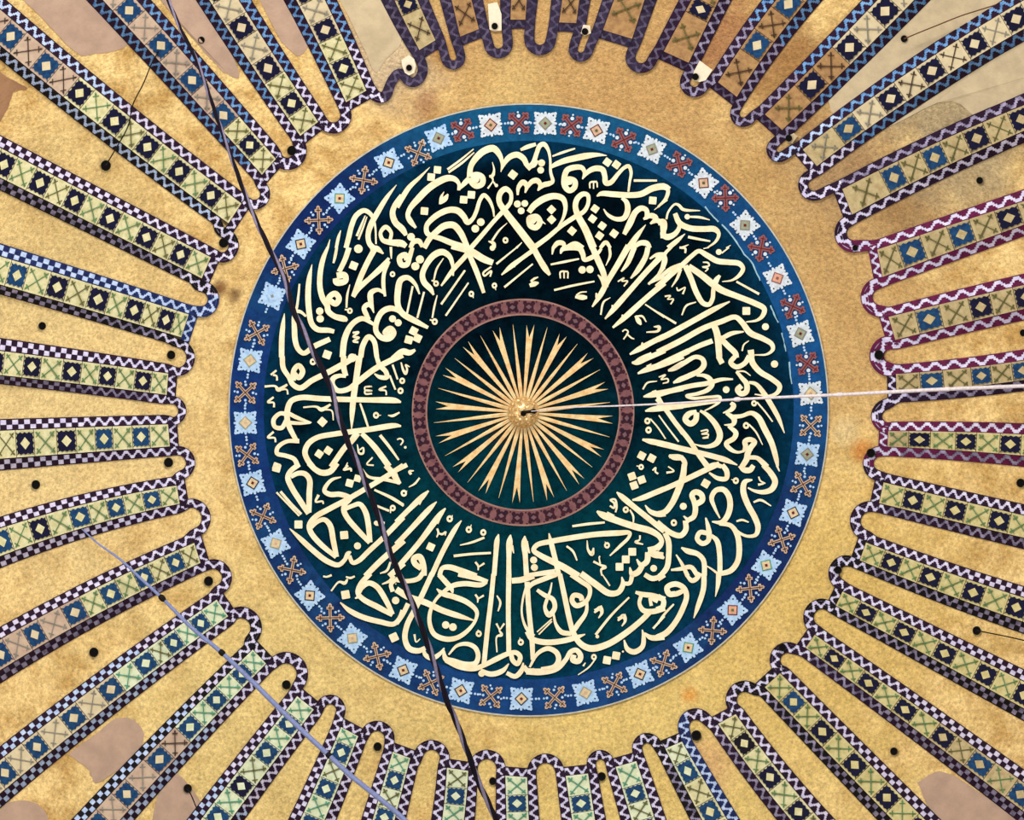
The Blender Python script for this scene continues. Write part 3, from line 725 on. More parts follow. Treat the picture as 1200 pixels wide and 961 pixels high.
# ------------------------------------------------------------------ lettering
LETTERS = """C 312 162
1145,410,4 1060,520,36 980,650,48 920,760,50 895,850,45 905,920,45 940,965,50
700,965,42 725,870,45 750,770,45 790,680,45 860,635,42 920,670,36 955,760,20 965,930,14
870,680,10 835,765,20 795,860,22
885,690,10 850,790,16 810,890,18
655,810,8 635,870,26 615,965,28
560,890,6 540,965,22
1190,500,36 1130,590,45 1110,660,50 1135,740,55 1200,800,50 1235,850,20
1090,890,30 1098,830,32 1050,780,40 1005,830,32 1025,895,40 1090,915,50 1190,925,60 1230,950,40
C 465 162
290,255,4 200,345,28 110,430,42 50,520,46 0,605,46
q 357,278,58,5
q 302,342,60,5
675,95,10 560,190,18 445,275,20
680,125,10 575,215,20 455,300,20
545,450,20 600,390,45 640,350,45
640,340,50 650,250,48 700,170,55 770,110,60 850,90,60 905,150,45 925,220,26 915,298,6
915,290,8 950,210,40 1000,160,50 1060,145,52 1115,180,50 1150,240,42 1200,235,46 1230,190,40
640,350,40 660,390,50 700,420,50 750,400,50 752,345,50 710,318,44 650,325,40
545,458,28 545,400,32 510,360,45 450,350,55 370,380,60 280,440,60 190,530,58 115,620,45 97,680,42 120,730,48 168,788,22
415,470,5 390,520,25 380,580,20
382,565,36 425,530,46 450,490,12
q 243,640,60,5
q 588,540,60,5
q 655,497,60,5
q 1020,320,62,38
840,210,5 855,280,18 840,330,30 812,335,20
835,340,24 845,370,12 800,442,16
840,370,10 868,410,16
o 875,415,15
o 690,360,36
650,965,42 750,850,38 870,710,36 940,635,40 1000,560,34 1000,480,36 955,445,48 908,485,48 900,555,48 950,640,55 1050,770,62 1200,965,66
855,690,12 845,620,22 810,540,32 765,500,36 730,545,34 700,640,35 665,710,36 622,740,46 590,690,52 540,640,56 480,628,54 400,650,52 310,710,48 262,770,42 268,835,45 310,860,40
240,965,46 290,880,48 350,820,52 420,770,58 500,765,58 560,830,55 600,910,48 625,965,40
300,860,36 380,880,46 480,920,50 590,955,50
970,745,5 900,810,16 838,900,20
805,905,10 850,925,34 855,965,30
r 955,897,26
1100,915,6 1050,965,20
o 738,737,34
o 690,795,34
o 125,867,34
o 1060,578,31
o 1125,573,30
o 1093,638,30
0,760,44 45,800,50 78,855,24
-5,915,56 25,935,50
118,965,36 150,910,44 195,905,46 225,955,30
1062,500,16 1070,430,36 1110,385,46 1142,420,40 1128,480,12
1130,450,16 1165,400,36 1205,370,38
C 618 162
-60,102,24 0,76,38 75,52,30
0,270,45 50,220,44 82,130,38 110,65,42 145,52,42 182,100,30 200,180,22 205,300,26 222,380,34 190,398,44 140,412,44 92,458,14
0,430,30 40,382,44 85,372,48 112,408,36 92,462,12
o 125,217,31
o 117,280,30
420,90,14 310,125,22 220,158,14
698,152,6 620,145,32 520,155,54 420,175,54 320,200,50 230,240,36 200,265,16
485,360,12 502,300,32 480,260,42 420,255,48 350,280,50 325,350,50 330,420,52 370,460,48 415,430,48 415,375,48 360,365,56 370,410,50
490,350,12 540,290,42 600,265,50 660,275,50 680,330,45 690,392,48 730,390,44 800,310,34 850,260,32 890,245,34 912,300,28 900,380,22 888,470,18
q 703,210,58,36
q 783,232,58,36
550,440,12 552,390,16 612,382,18
582,445,12 582,390,12
615,432,12 612,385,14
610,510,12 650,487,40 750,492,50 900,500,50 1000,490,52 1100,440,56 1200,425,56 1250,450,44
830,525,24 870,560,42 882,630,50 850,700,46 780,710,38 710,675,28 670,622,8
1140,372,18 935,372,22
q 1102,547,60,5
1230,540,18 1115,630,6
270,775,12 315,700,26 335,600,38 310,530,50 240,508,54 150,530,58 60,590,54 12,650,46
20,700,50 80,690,50 110,735,50 75,785,50 25,765,50 20,700,50 70,740,40
125,730,20 160,755,4
q 212,627,56,45
q 213,715,56,45
q 595,620,56,36
q 573,708,56,36
q 658,770,56,36
q 635,857,56,36
q 762,838,58,36
q 392,815,58,40
65,955,44 180,870,40 300,770,38 420,690,42 500,640,38 535,570,34 530,500,38 490,490,44 440,530,48 422,600,48 450,690,56 510,800,62 580,965,66
225,965,30 270,920,44 315,925,40 325,965,30
340,965,40 420,930,48 490,965,40
640,965,30 690,915,36 730,965,25
850,845,36 900,750,56 950,650,50 1000,615,48 1045,630,42 1050,690,42 1020,712,16
1020,710,16 1090,680,48 1130,705,46 1080,752,16
1085,750,16 1140,725,40 1185,750,50 1195,810,50 1190,880,40
1040,760,5 970,850,42 890,965,56
930,965,30 990,922,44 1050,925,48 1080,965,30
C 771 162
0,430,40 50,412,34 88,450,34 70,530,32 0,605,18
75,712,18 90,650,18 150,580,20 185,590,26 220,625,28 370,637,8
o 258,690,24
265,690,16 370,695,22 455,718,8
0,742,50 50,735,50 60,790,40 40,840,42 80,868,54 150,840,44 190,775,36 180,720,40
150,660,40 190,745,50 280,790,52 400,798,50 500,800,50 535,840,34 510,905,24 430,965,10
238,840,6 170,900,38 90,965,44
265,867,24 350,885,22 460,905,14
270,935,5 205,965,24
640,940,5 600,965,14
C 312 290
540,0,24 500,100,42 475,220,46 472,350,48 498,450,50 535,510,50 545,560,50 600,605,48 690,630,50 712,645,20
550,500,50 552,440,50 605,405,50 640,450,50 610,495,50 565,470,50
620,0,24 605,80,26 590,138,16
728,0,46 695,100,45 640,215,42
620,250,60 690,245,55 695,295,50 620,305,60 610,270,50
q 768,160,62,22
o 810,12,38
950,20,50 890,130,48 830,260,48 765,430,40
765,435,34 800,370,50 900,280,42 1040,150,50 1078,92,22
1075,120,36 1035,230,34 1030,340,34 1045,430,22
1045,405,24 980,372,34 920,400,48 918,470,48 945,575,10
935,530,30 900,500,42 860,530,42 880,590,42 912,632,16
915,10,30 970,10,50 1030,55,14
1095,-5,24 1098,60,18 1100,100,8
r 1110,235,24
735,325,6 712,420,20 705,530,16
690,545,14 720,550,14
r 735,557,25
o 470,560,33
o 474,627,33
402,150,6 378,270,42 368,400,50 375,550,50 400,670,48 450,720,48 550,728,44 597,740,36
292,320,16 282,430,20 265,540,24 240,600,26 247,700,46 255,820,48 282,895,44 330,930,42 420,870,48 560,805,44
265,560,34 300,565,28 350,605,20
160,580,6 147,680,38 137,800,48 135,965,48
670,965,52 690,800,54 750,680,48 840,625,44 920,660,32 960,690,20
1205,590,34 1150,550,40 1090,535,50 1020,565,50 972,650,48 965,735,46 1010,790,50 1080,798,55 1120,750,50 1090,712,50 1045,750,50 1090,760,50
o 1110,627,31
o 1160,662,31
760,750,18 812,745,18 765,785,18 815,792,18 765,825,18 810,833,18
830,965,48 850,860,48 900,785,46 945,820,44 972,965,42
q 535,942,64,20
o 755,970,38
1100,968,18 1200,915,55 1260,925,48 1310,900,22
C 465 290
138,0,36 110,90,44 88,150,48 40,150,50 25,90,48 75,65,50 90,110,48
o 203,105,36
o 163,165,36
495,250,14 490,150,32 460,75,45 400,40,55 330,65,56 260,150,50 225,240,48 240,305,52 295,365,46 325,418,16
410,95,8 350,190,18 325,290,14
305,290,12 335,300,12
r 345,317,25
200,410,14 160,320,32 95,265,44 35,285,52 10,380,55 10,510,52 50,580,52 150,640,52 275,705,28
140,340,18 90,580,18
240,390,18 180,620,18
355,420,8 330,520,18 312,620,14
290,635,14 320,645,14
r 333,652,27
600,200,18 390,500,20
630,310,14 430,600,18
480,-10,46 640,30,60 760,100,62 845,135,50
660,0,46 600,80,42 500,190,42 390,338,16
630,50,42 700,210,46 765,400,30
q 148,735,62,28
q 105,812,62,15
q 183,797,62,25
830,170,14 760,225,18 770,250,16 830,207,18 820,258,12
r 655,408,25
670,420,12 672,445,8
r 858,335,24
865,345,12 870,375,8
o 840,5,24
1060,-5,12 875,145,20
1205,20,40 1100,95,36 1000,170,42 920,242,12
1000,165,20 1040,170,8
1195,145,14 945,350,20
C 618 290
50,0,52 110,110,52 160,190,52 198,242,24
0,62,24 50,20,22
20,335,30 60,320,46 100,310,14
30,300,20 60,275,20 95,260,10
228,0,30 218,62,10
290,55,12 310,15,40 380,0,50 460,10,50 488,60,45 500,108,36 560,90,42 620,50,30 650,10,25
205,150,16 330,125,22 455,100,14
235,375,18 400,335,20 590,298,14
290,272,12 292,215,16 358,212,14
323,272,12 322,215,14
355,272,14 358,215,14
o 482,197,33
o 550,193,33
570,-5,50 620,110,54 670,230,50 690,350,46
620,240,10 660,290,34 680,340,44
890,-15,56 800,140,50 710,290,46 640,420,46 570,522,14
605,400,14 612,440,30
940,0,46 880,140,40 825,212,14
420,435,20 480,438,48 525,440,24
430,420,15 470,395,14 522,390,10
720,-5,22 727,70,24 690,160,6
1060,0,44 1040,80,46 970,200,44 908,272,14
1075,100,15 1140,62,30 1205,62,40
1175,80,50 1050,210,46 900,380,46 760,540,46 682,628,14
745,505,12 755,550,30
1205,175,25 1150,240,24 1065,322,22
1060,322,14 1205,255,22
1205,310,50 1050,440,46 850,620,46 750,705,18
835,590,12 840,625,30
795,300,12 850,268,14 830,295,12 880,295,14 848,342,12
730,440,6 670,480,18 645,592,14
1035,500,12 1205,612,20
950,600,20 980,650,42 1000,680,14
960,605,16 1010,605,18 1045,655,10
1110,697,8 1158,700,30 1150,732,24 1045,745,10
835,740,12 860,722,12 885,740,14 845,808,12
870,755,12 915,795,14 940,805,8
1205,778,46 1100,830,46 980,895,46 900,940,16
1010,835,12 1010,870,30
1210,905,44 1050,975,44 960,1012,44 918,1012,16
C 771 290
120,-5,25 60,60,32 60,110,48 40,180,40 0,245,24
-20,90,45 40,70,50
-10,350,52 100,250,48 200,165,44 300,72,38 360,32,38 430,68,48 520,118,50 620,130,48 715,142,46 748,185,38 720,240,34 650,288,18 565,300,8
-10,285,26 110,190,36 200,150,30
200,190,28 170,270,24 120,348,8
240,160,48 290,270,48 340,400,48 400,492,44 450,500,40 480,450,38 488,370,38 512,290,48 545,245,24
270,165,50 380,240,55 480,320,60 560,375,58 700,430,50 850,490,50 935,540,46 920,600,38 870,640,24 775,655,10
395,130,10 440,135,16 450,160,14 392,172,12 440,185,14 415,212,10
165,350,10 175,378,14 215,362,14 240,350,10 218,410,18
60,430,14 110,425,14 85,455,10 135,455,14 112,500,12
335,480,10 250,512,18 210,595,12
632,475,12 500,540,44 300,650,48 100,760,50 -5,812,45
0,572,18 160,668,20
690,300,18 890,410,22
q 777,558,62,0
o 945,697,31
-5,922,48 200,820,50 400,710,48 560,650,46 680,612,44 740,660,48 810,750,54 920,800,48 1000,850,42 1010,895,34 960,938,20 850,945,10
480,655,52 520,760,58 540,965,52
150,970,38 350,870,44 480,820,44
560,800,38 650,755,38 755,740,12
540,790,48 620,870,50 680,930,50 690,970,46
800,820,8 755,855,14 740,910,14
815,900,56 825,965,50
o 535,40,26
560,50,14 625,0,12
190,0,20 240,10,20 240,50,16
400,10,10 450,0,10
C 312 418
140,-5,46 150,100,45 200,180,42 235,245,46 300,275,48 400,210,48 520,150,50 650,80,52 795,-5,44
235,210,50 245,115,45 285,78,45 320,130,48 285,185,45 250,150,40
r 410,45,28
680,-5,50 682,100,48 700,170,44
700,172,28 640,168,36 590,190,46 580,240,46 630,298,44 720,285,46 800,225,48 950,110,50 1100,30,50 1200,-15,50
820,-5,56 790,200,52 765,380,52 755,500,44 750,635,8
968,-5,36 1000,80,42 1050,130,42 1060,180,42 1000,180,36 950,150,12
1185,400,16 1130,385,48 900,380,46 500,370,48 300,360,48 220,390,48 188,460,50 190,580,48 265,740,40
180,505,40 120,500,36 65,555,40 75,615,38 135,625,40 175,560,36
200,500,36 280,540,34 398,580,10
210,580,34 300,585,28 390,582,14
290,742,40 180,745,34 100,800,38 95,850,38 170,870,38 245,900,40 278,965,46
1185,610,16 1130,605,42 900,640,48 600,680,46 450,710,46 370,765,48 340,840,48 365,910,48 410,970,48
800,670,60 750,740,52 690,800,48 570,970,48
840,675,40 950,790,50 1080,965,52
825,410,16 860,510,20 895,618,18
1000,690,28 1080,790,26 1165,908,16
q 493,573,62,42
q 465,855,58,34
q 545,825,58,34
870,265,14 930,262,14 868,268,14 870,295,14 930,300,14 870,297,14 870,325,16 930,325,14
1055,260,16 995,290,20 1050,300,14 1055,338,14
r 965,515,27
990,515,10 1010,515,4
1070,515,8 1110,520,24 1172,490,14
90,120,18 40,160,18
60,160,20 90,170,16 95,210,18
-15,262,20 80,260,20 105,290,36 185,245,18
120,290,20 180,290,14 190,332,16
65,355,18 15,400,20 65,405,16 68,445,18
65,660,20 15,710,20 75,715,16 82,752,16
325,445,14 440,440,20 485,465,36 565,420,18
500,465,14 575,475,14 590,560,10
800,770,8 820,850,20 850,850,20 852,800,14 820,820,12
935,885,14 885,945,14 945,955,14
q 90,965,58,20
715,930,8 700,965,14
C 448 418
165,50,12 185,120,22 205,150,24 218,110,18 205,72,14 240,90,10
90,70,18 135,200,16
r 175,212,26
65,165,18 115,290,16
r 160,300,27
130,728,12 160,720,14 182,740,14 160,778,12
o 202,797,12
C 640 418
770,50,14 830,25,48 930,-20,45
805,148,16 880,115,46 1050,60,48 1205,-5,48
885,90,24 925,62,8
1072,122,16 1130,100,44 1205,55,44
1118,228,16 1170,205,44 1205,185,40
990,180,12 1048,160,14 1010,200,12 1068,195,14 1072,220,14 1025,235,10
850,287,14 890,230,16 975,215,8
855,352,14 930,335,50 1050,310,46 1205,278,44
930,310,14 968,295,8
870,478,14 940,462,46 1205,432,48
965,310,36 1010,400,34 1100,530,40 1205,675,40
990,515,12 1070,625,14 1165,748,16
r 890,565,27
915,545,12 980,620,14 1050,722,12
r 900,645,28
845,728,18 920,745,48 1050,770,46 1205,812,46
q 840,870,60,28
q 928,893,60,28
1078,868,20 1120,885,44 1205,890,44
C 771 418
-10,82,45 120,20,48 270,-50,50
90,125,14 140,105,42 230,55,42 330,2,38 390,20,42 405,70,48 370,120,46 280,165,46 200,200,42 135,232,12
340,165,20 400,165,32 450,190,44 478,240,42 440,290,40 350,325,32 250,345,26 300,365,26 450,355,24 545,355,26 545,390,24 480,440,18 410,475,10
-10,340,42 150,290,44 300,255,42 430,235,42 560,200,32 660,198,14
-10,450,46 200,430,48 350,410,46 540,385,38
-10,370,38 50,440,40 160,590,42 280,740,42 350,850,42 440,970,52
340,490,48 330,560,50 285,590,50 240,550,50 270,505,50 340,480,30
370,475,20 430,510,38 510,600,50 545,690,54 520,755,50 450,788,36 380,785,20 310,765,8
375,655,12 435,645,14 438,660,12 385,680,14 442,682,14 440,700,12 395,715,14 445,712,12
530,-5,46 565,60,48
680,-5,40 640,50,44 690,90,44 760,60,42 805,-5,50
815,-5,55 835,60,52 900,135,50 1000,195,46 1070,260,44 1050,315,36 980,345,22 850,330,10
o 1025,65,32
o 600,290,30
690,130,25 740,190,38 780,240,48 775,310,48 730,325,48 700,290,48 735,255,45
690,130,15 760,130,14 815,168,8
800,225,24 860,240,34 930,320,44 1000,430,44 1060,540,38 1112,672,8
r 845,410,25
870,400,14 940,480,14 1008,572,12
640,405,30 665,430,46 645,465,40 572,495,10
600,495,28 670,550,48 660,595,36 582,600,8
620,610,28 685,670,45 670,715,44 600,765,42 640,815,38 700,840,24 755,830,20
660,530,40 740,520,34 820,495,40 880,530,50 940,640,54 1000,760,50 1040,900,42 1052,965,22
r 775,605,28
800,595,14 860,660,16 920,775,8
750,835,20 770,790,44 765,745,44 810,728,44 850,750,44 815,800,48 790,850,52 780,900,52 740,965,46
800,885,36 870,890,38 920,930,46 960,970,48
-5,765,38 150,795,48 350,842,48 500,880,48 600,910,46 698,952,10
100,875,34 200,885,44 235,930,44 232,970,44
430,970,30 500,950,44 560,965,36
C 312 546
q 92,18,64,15
290,-15,45 210,50,44 190,105,48 230,200,50 300,310,50 372,420,44
375,410,44 378,250,50 380,120,48 340,70,46 280,65,42 215,95,38
375,-25,48 430,30,48 490,60,52 560,50,52 625,-25,46
90,232,16 290,440,16
125,225,24 215,330,26 308,425,24
460,255,26 435,315,18 495,312,16 502,335,14
720,-5,18 680,35,16 740,25,22 748,50,14
658,98,10 580,120,28 530,170,34 512,220,40 560,250,46 650,250,46 735,285,46 695,330,48 682,390,48 715,460,48 800,560,48 910,675,40
912,672,44 895,500,48 870,400,48 820,335,42 760,350,38 700,375,38
1205,-5,44 1050,95,44 900,185,44 720,290,45 550,380,48 430,450,48 380,520,48 390,580,48 470,680,48 615,802,38
618,800,42 590,660,48 560,520,48 510,472,42 450,490,38 395,540,35
q 283,515,64,0
q 733,152,60,15
q 803,110,54,15
q 685,608,64,-5
o 802,703,31
205,550,8 300,640,42 420,750,48 540,840,48 635,870,42 690,825,36 720,770,40 745,755,14
730,790,34 760,850,38 810,835,42 900,750,44 1050,610,44 1205,450,46
1050,-5,48 1110,60,50 1150,125,50 1178,158,26
1175,152,24 1050,120,32 900,95,24 820,0,20
950,210,18 1100,280,28 1205,345,28
955,345,20 1080,395,20
r 1112,370,26
1092,385,14 1092,415,10
o 965,502,20
960,520,12 1025,510,26 1035,490,14
870,970,48 1000,840,50 1210,655,52
1000,945,10 1060,920,22 1092,845,18
1080,970,48 1210,855,50
C 465 546
-15,45,36 90,-10,40
-20,70,50 20,158,32
150,42,8 112,50,24 125,75,22
200,105,16 160,155,18 105,187,8
r 62,240,28
80,230,10 92,218,4
-20,298,20 60,352,20
280,218,14 220,275,48 100,390,44 -5,495,44
225,280,20 200,342,10
350,315,10 290,375,44 100,580,44 -5,690,44
428,372,14 375,435,48 200,670,46 20,880,46
385,430,30 360,510,10
568,480,10 515,550,40 400,760,44 305,965,44
r 465,465,28
485,450,12 490,432,4
r 633,560,28
648,540,12 655,515,4
555,697,10 660,672,20 770,630,20
r 760,585,27
500,792,24 650,775,22 828,765,20
690,845,18 715,880,18 715,918,10
725,885,14 770,855,18
355,550,18 365,590,18 350,628,10
365,592,14 400,600,20 430,580,14 425,612,10
q 298,712,60,25
240,965,46 235,880,50 200,800,56 150,815,50 160,860,50 215,900,50
895,600,10 882,650,42 870,780,42 855,965,42
1000,605,10 992,660,52 985,800,42 985,965,44
1010,700,28 1028,768,10
1125,615,10 1122,670,54 1130,800,44 1140,965,46
1150,720,26 1168,768,10
375,965,40 400,900,40 460,890,48 560,920,52 700,970,50
C 618 546
q 920,92,60,-20
q 1005,122,60,-20
q 938,172,60,-20
r 1000,10,24
960,0,10 985,5,10
1100,40,14 1128,15,14 1125,50,16 1150,70,16
785,230,12 830,270,46 950,370,48 1100,490,48 1205,575,48
1205,200,44 1100,245,48 1000,285,44 922,300,14
1035,345,10 1080,400,38 1150,425,48 1215,420,48
725,350,16 760,370,18 765,330,20 730,300,16 770,295,18 785,360,18 775,408,14
r 865,385,27
900,385,14 930,440,18 932,498,12
610,398,16 660,430,56 800,485,58 950,535,58 1080,570,56 1160,620,46 1180,670,42 1130,720,46 1060,740,48
700,410,20 765,435,8
1060,750,60 1130,780,62 1195,785,50
1060,760,50 1050,840,50 1000,870,42 960,820,12
1010,880,46 970,935,52 920,950,46 900,890,10
395,530,20 540,510,24 680,497,18
725,790,12 820,700,28 890,630,28 900,590,34 800,590,48 600,602,48 400,630,48 200,665,46 85,695,42 55,740,42 120,790,48 300,880,58 450,970,60
190,592,10 210,680,42 240,800,44 278,965,44
345,705,18 400,750,20 437,832,12
525,655,8 535,740,22 568,775,36 582,720,12
r 700,698,26
690,680,10 682,665,4
640,795,14 632,800,12 640,860,14
580,840,20 640,870,20 685,890,28 650,910,20 655,965,12
990,610,16 985,650,14 950,668,22 1018,690,12
q 922,755,62,0
q 865,822,62,0
q 810,887,62,0
o 1110,900,30
o 55,828,31
o 62,893,31
0,660,10 15,765,12
-10,965,36 120,945,42 245,930,48
1205,935,36 1150,965,26
C 771 546
232,-15,46 220,90,54 175,220,56 120,335,52 60,405,50 -10,422,42
-10,232,44 200,140,46 400,45,48 540,-20,46
450,60,16 530,110,38 600,110,42 605,50,46 565,-10,42
r 685,130,27
660,125,10 645,118,6
720,-5,40 760,35,50 810,35,50 840,-5,40
925,-10,45 990,60,50 1030,140,52 1000,205,50 930,230,42 850,220,26 790,192,12
830,122,14 765,140,44 750,220,52 790,340,52 850,450,52 880,540,48 860,605,36 790,618,26 720,590,24 660,530,16
545,460,12 500,370,28 472,280,42 510,215,44 575,208,48 620,260,50 635,350,50 610,440,50 560,495,42 475,490,12
540,505,36 640,525,40 695,600,48 715,720,50 700,840,48 640,920,48 540,950,40
420,455,14 440,530,38 450,600,48 440,660,42 390,682,44 345,640,42 370,585,42 430,590,42
470,610,28 520,660,44 542,780,44 545,965,44
340,335,50 390,300,50 380,250,50 330,230,50 300,255,48 320,320,46 330,380,48 315,445,46 270,475,42
280,490,40 225,440,12
240,480,44 245,560,48 200,612,48 120,592,48 50,540,44 -5,490,38
q 420,155,62,30
o 223,355,31
r 140,500,28
885,95,14 900,130,14 945,155,12
880,165,22 930,158,12
840,320,16 900,300,22 995,352,10
690,487,16 740,475,20 798,495,12
60,590,40 92,660,48 95,780,48 80,890,48 20,970,45
-20,590,34 30,640,36 30,690,36 -5,740,30
-20,760,40 20,790,50 55,812,20
205,718,14 260,748,48 350,775,44 400,830,44 410,965,44
430,880,10 480,912,18 535,955,22
160,780,12 210,860,28 262,970,40
115,915,18 200,905,34 290,890,40 345,960,40
75,60,20 140,45,14 90,5,12
1045,-5,20 1068,48,10
C 312 674
500,10,16 530,15,16 575,0,20
700,15,14 740,25,20 778,10,16
570,140,14 640,60,18 690,70,30 715,35,14
q 697,172,66,-10
q 1122,547,66,-25
o 1137,223,33
915,-15,44 830,80,46 805,155,42 850,210,46 980,280,50 1110,350,40
1112,345,38 1040,200,48 970,100,48 900,70,46 840,110,42 815,160,30
780,205,10 810,190,30
650,240,10 730,310,42 850,370,48 1000,410,46 1120,430,42 1170,380,38 1200,310,40
C 465 674
-5,125,56 100,190,56 250,240,54 400,310,52 550,360,46 678,398,10
-5,80,10 -12,75,10
0,45,34 100,52,38 190,30,42 230,-20,42
310,-15,44 220,180,46 160,300,46 90,440,48 72,560,48 110,645,52 190,665,48 250,640,36
235,650,24 250,700,38 310,730,44 380,690,34 418,640,12
0,430,28 50,350,40 100,250,42
-35,145,40 -50,80,36 10,30,34
-25,5,36 -60,50,28 -130,80,10
370,-5,42 430,60,46 480,120,40 492,160,12
540,-10,46 700,25,46 800,55,30
790,60,30 740,85,42 600,75,46 500,90,44 420,140,34 340,220,26 292,330,34 290,430,38 330,520,44 430,562,46 530,550,42 620,490,36 690,400,28 702,320,36 620,240,46 500,190,48 400,160,44 350,120,10
o 430,438,33
o 493,457,34
850,-10,40 830,200,42 800,450,42 765,790,42
985,-10,46 980,300,42 985,690,42
1010,50,50 1100,40,52 1205,5,54
690,170,18 712,205,18 710,242,10
720,205,14 765,178,18
880,180,12 910,240,20 890,318,12
875,425,18 900,475,14 905,500,14
945,425,18 908,478,12
905,490,12 920,525,28 880,540,16 880,678,12
r 720,515,27
712,495,10 715,478,4
r 1090,590,27
1082,568,10 1082,548,4
155,520,20 170,588,12 205,560,10
455,700,14 530,620,28 620,605,38 690,640,42 715,710,42 690,775,46 600,785,50 500,760,56 430,735,48 410,650,12
430,745,46 550,800,56 680,820,50 760,795,40 870,740,46 980,690,42 1050,682,42 1085,720,42 1060,780,42 1020,750,42 1005,700,40
o 745,865,29
735,840,40 830,870,46 930,840,42 985,778,10
965,860,36 1040,890,42 1095,840,42 1112,770,12
1115,800,36 1160,850,46 1210,840,50
1140,80,16 1110,200,18 1098,330,18 1130,450,26 1200,540,44
1145,60,46 1160,300,44 1190,600,44 1195,745,36
C 618 674
0,130,26 40,80,40 130,40,44 255,-5,40
385,-5,44 480,60,42 545,110,40 545,180,36 505,240,42 430,268,46 392,220,44 410,178,44 470,190,44 480,225,44
-5,495,40 40,560,48 150,590,50 300,580,48 420,550,44 508,520,10
285,-10,42 330,200,46 380,430,46 410,520,48 470,605,52 560,645,58 700,610,56 850,520,52 1000,400,48 1070,330,48
525,240,24 515,330,34 440,440,44 400,500,40
470,-15,54 600,80,56 720,160,54 800,150,48 840,80,42 830,15,10
850,75,36 900,70,36 922,-5,40
85,130,30 150,175,40 225,215,42 240,290,42 190,350,48 155,290,32 170,220,30 200,140,20 215,65,12
85,500,12 215,385,12
100,522,12 215,405,14
230,340,18 250,430,28 300,500,44 385,515,40
588,330,16 640,290,40 655,330,28 625,378,10
590,310,20 655,270,14
795,400,16 845,360,40 860,400,26 830,450,10
795,380,20 865,348,18
895,195,16 740,350,22 600,525,24
o 615,540,16
950,150,26 1020,170,44 1100,180,46 1210,215,50
1000,180,34 985,250,34 1020,310,46 1100,320,48 1210,290,48
1075,200,26 1090,270,30
850,570,12 880,650,42 940,675,48 1010,630,42 1022,550,36 1010,480,10
1025,510,20 1090,550,46 1205,545,48
1205,360,20 1105,470,20
1030,-5,40 1100,30,46 1190,5,40
q 700,748,62,10
q 780,708,62,10
o 840,672,9
r 585,720,25
600,735,12 540,810,14 445,877,8
510,770,10 490,800,18
20,810,18 90,690,34 180,645,42 255,680,46 275,740,46 240,800,40 120,820,20
-10,845,56 120,850,58 260,820,50 340,740,40 380,675,42 430,660,44 468,710,48 450,755,50 400,745,50 410,700,44
660,-5,10 690,40,14 725,95,14
C 771 674
0,40,36 60,0,36
150,165,50 100,165,50 80,110,48 150,78,48 225,110,46 252,180,46 220,290,48 150,420,48 70,510,52 -10,548,50
100,165,40 160,165,46 225,135,40
0,180,36 48,220,44 40,280,48 -10,305,50
-60,200,40 0,230,40
140,255,16 60,340,22 0,425,22
250,0,24 300,48,42 340,30,42 370,-20,44
405,-15,46 400,120,46 350,280,40 315,378,8
535,-10,48 528,80,38 505,190,6"""
ox = oy = 0.0; K = 7.5; cnt = 0
for line in LETTERS.strip().split('\n'):
    f = line.split()
    if f[0] == 'C': ox, oy = float(f[1]), float(f[2]); continue
    cnt += 1; hj = .0004 * (cnt % 17)
    if f[0] in 'oqr':
        v = [float(t_) for t_ in f[1].split(',')]; x = ox + v[0] / K; y = oy + v[1] / K; M = MB()
        if f[0] == 'o': M.prism(ellipse(x, y, v[2] / K, v[2] / K, 16), .02, .075); M.build('letter_dot', INK, med)
        elif f[0] == 'q':
            s_ = v[2] / K * .55; a = math.radians(v[3]); c_, s2 = math.cos(a), math.sin(a)
            M.prism([(x + (p_ * c_ - q_ * s2) * s_, y + (p_ * s2 + q_ * c_) * s_) for p_, q_ in ((-1, -.86), (-.86, -1), (.86, -1), (1, -.86), (1, .86), (.86, 1), (-.86, 1), (-1, .86))], .02, .075); M.build('letter_dot', INK, med)
        else:
            r1 = v[2] / K; r0 = r1 * .36; n = 16; a_ = ellipse(x, y, r1, r1 * 1.1, n); b_ = ellipse(x, y, r0, r0, n)
            M.strip(a_ + [a_[0]], b_ + [b_[0]], .02, .075, .075, cap=False); M.build('letter_ring', INK, med)
        continue
    pts = [tuple(float(t_) for t_ in g_.split(',')) for g_ in f]
    if len(pts) < 2: continue
    pts = [(ox + a / K, oy + b / K, max(c / K, .7)) for a, b, c in pts]
    big = max(p_[2] for p_ in pts) > 4.3
    q = catmull(pts, 6); nn, tt = normals(q)
    # extend both ends slightly, pen-cut
    M = MB(); L_ = []; R_ = []
    for p_, n_ in zip(q, nn): L_.append((p_[0] + n_[0] * p_[2] / 2, p_[1] + n_[1] * p_[2] / 2)); R_.append((p_[0] - n_[0] * p_[2] / 2, p_[1] - n_[1] * p_[2] / 2))
    M.strip(L_, R_, .02, .07 + hj, .07 + hj)
    M.build('letter_stroke' if big else 'vowel_mark', INK, med)

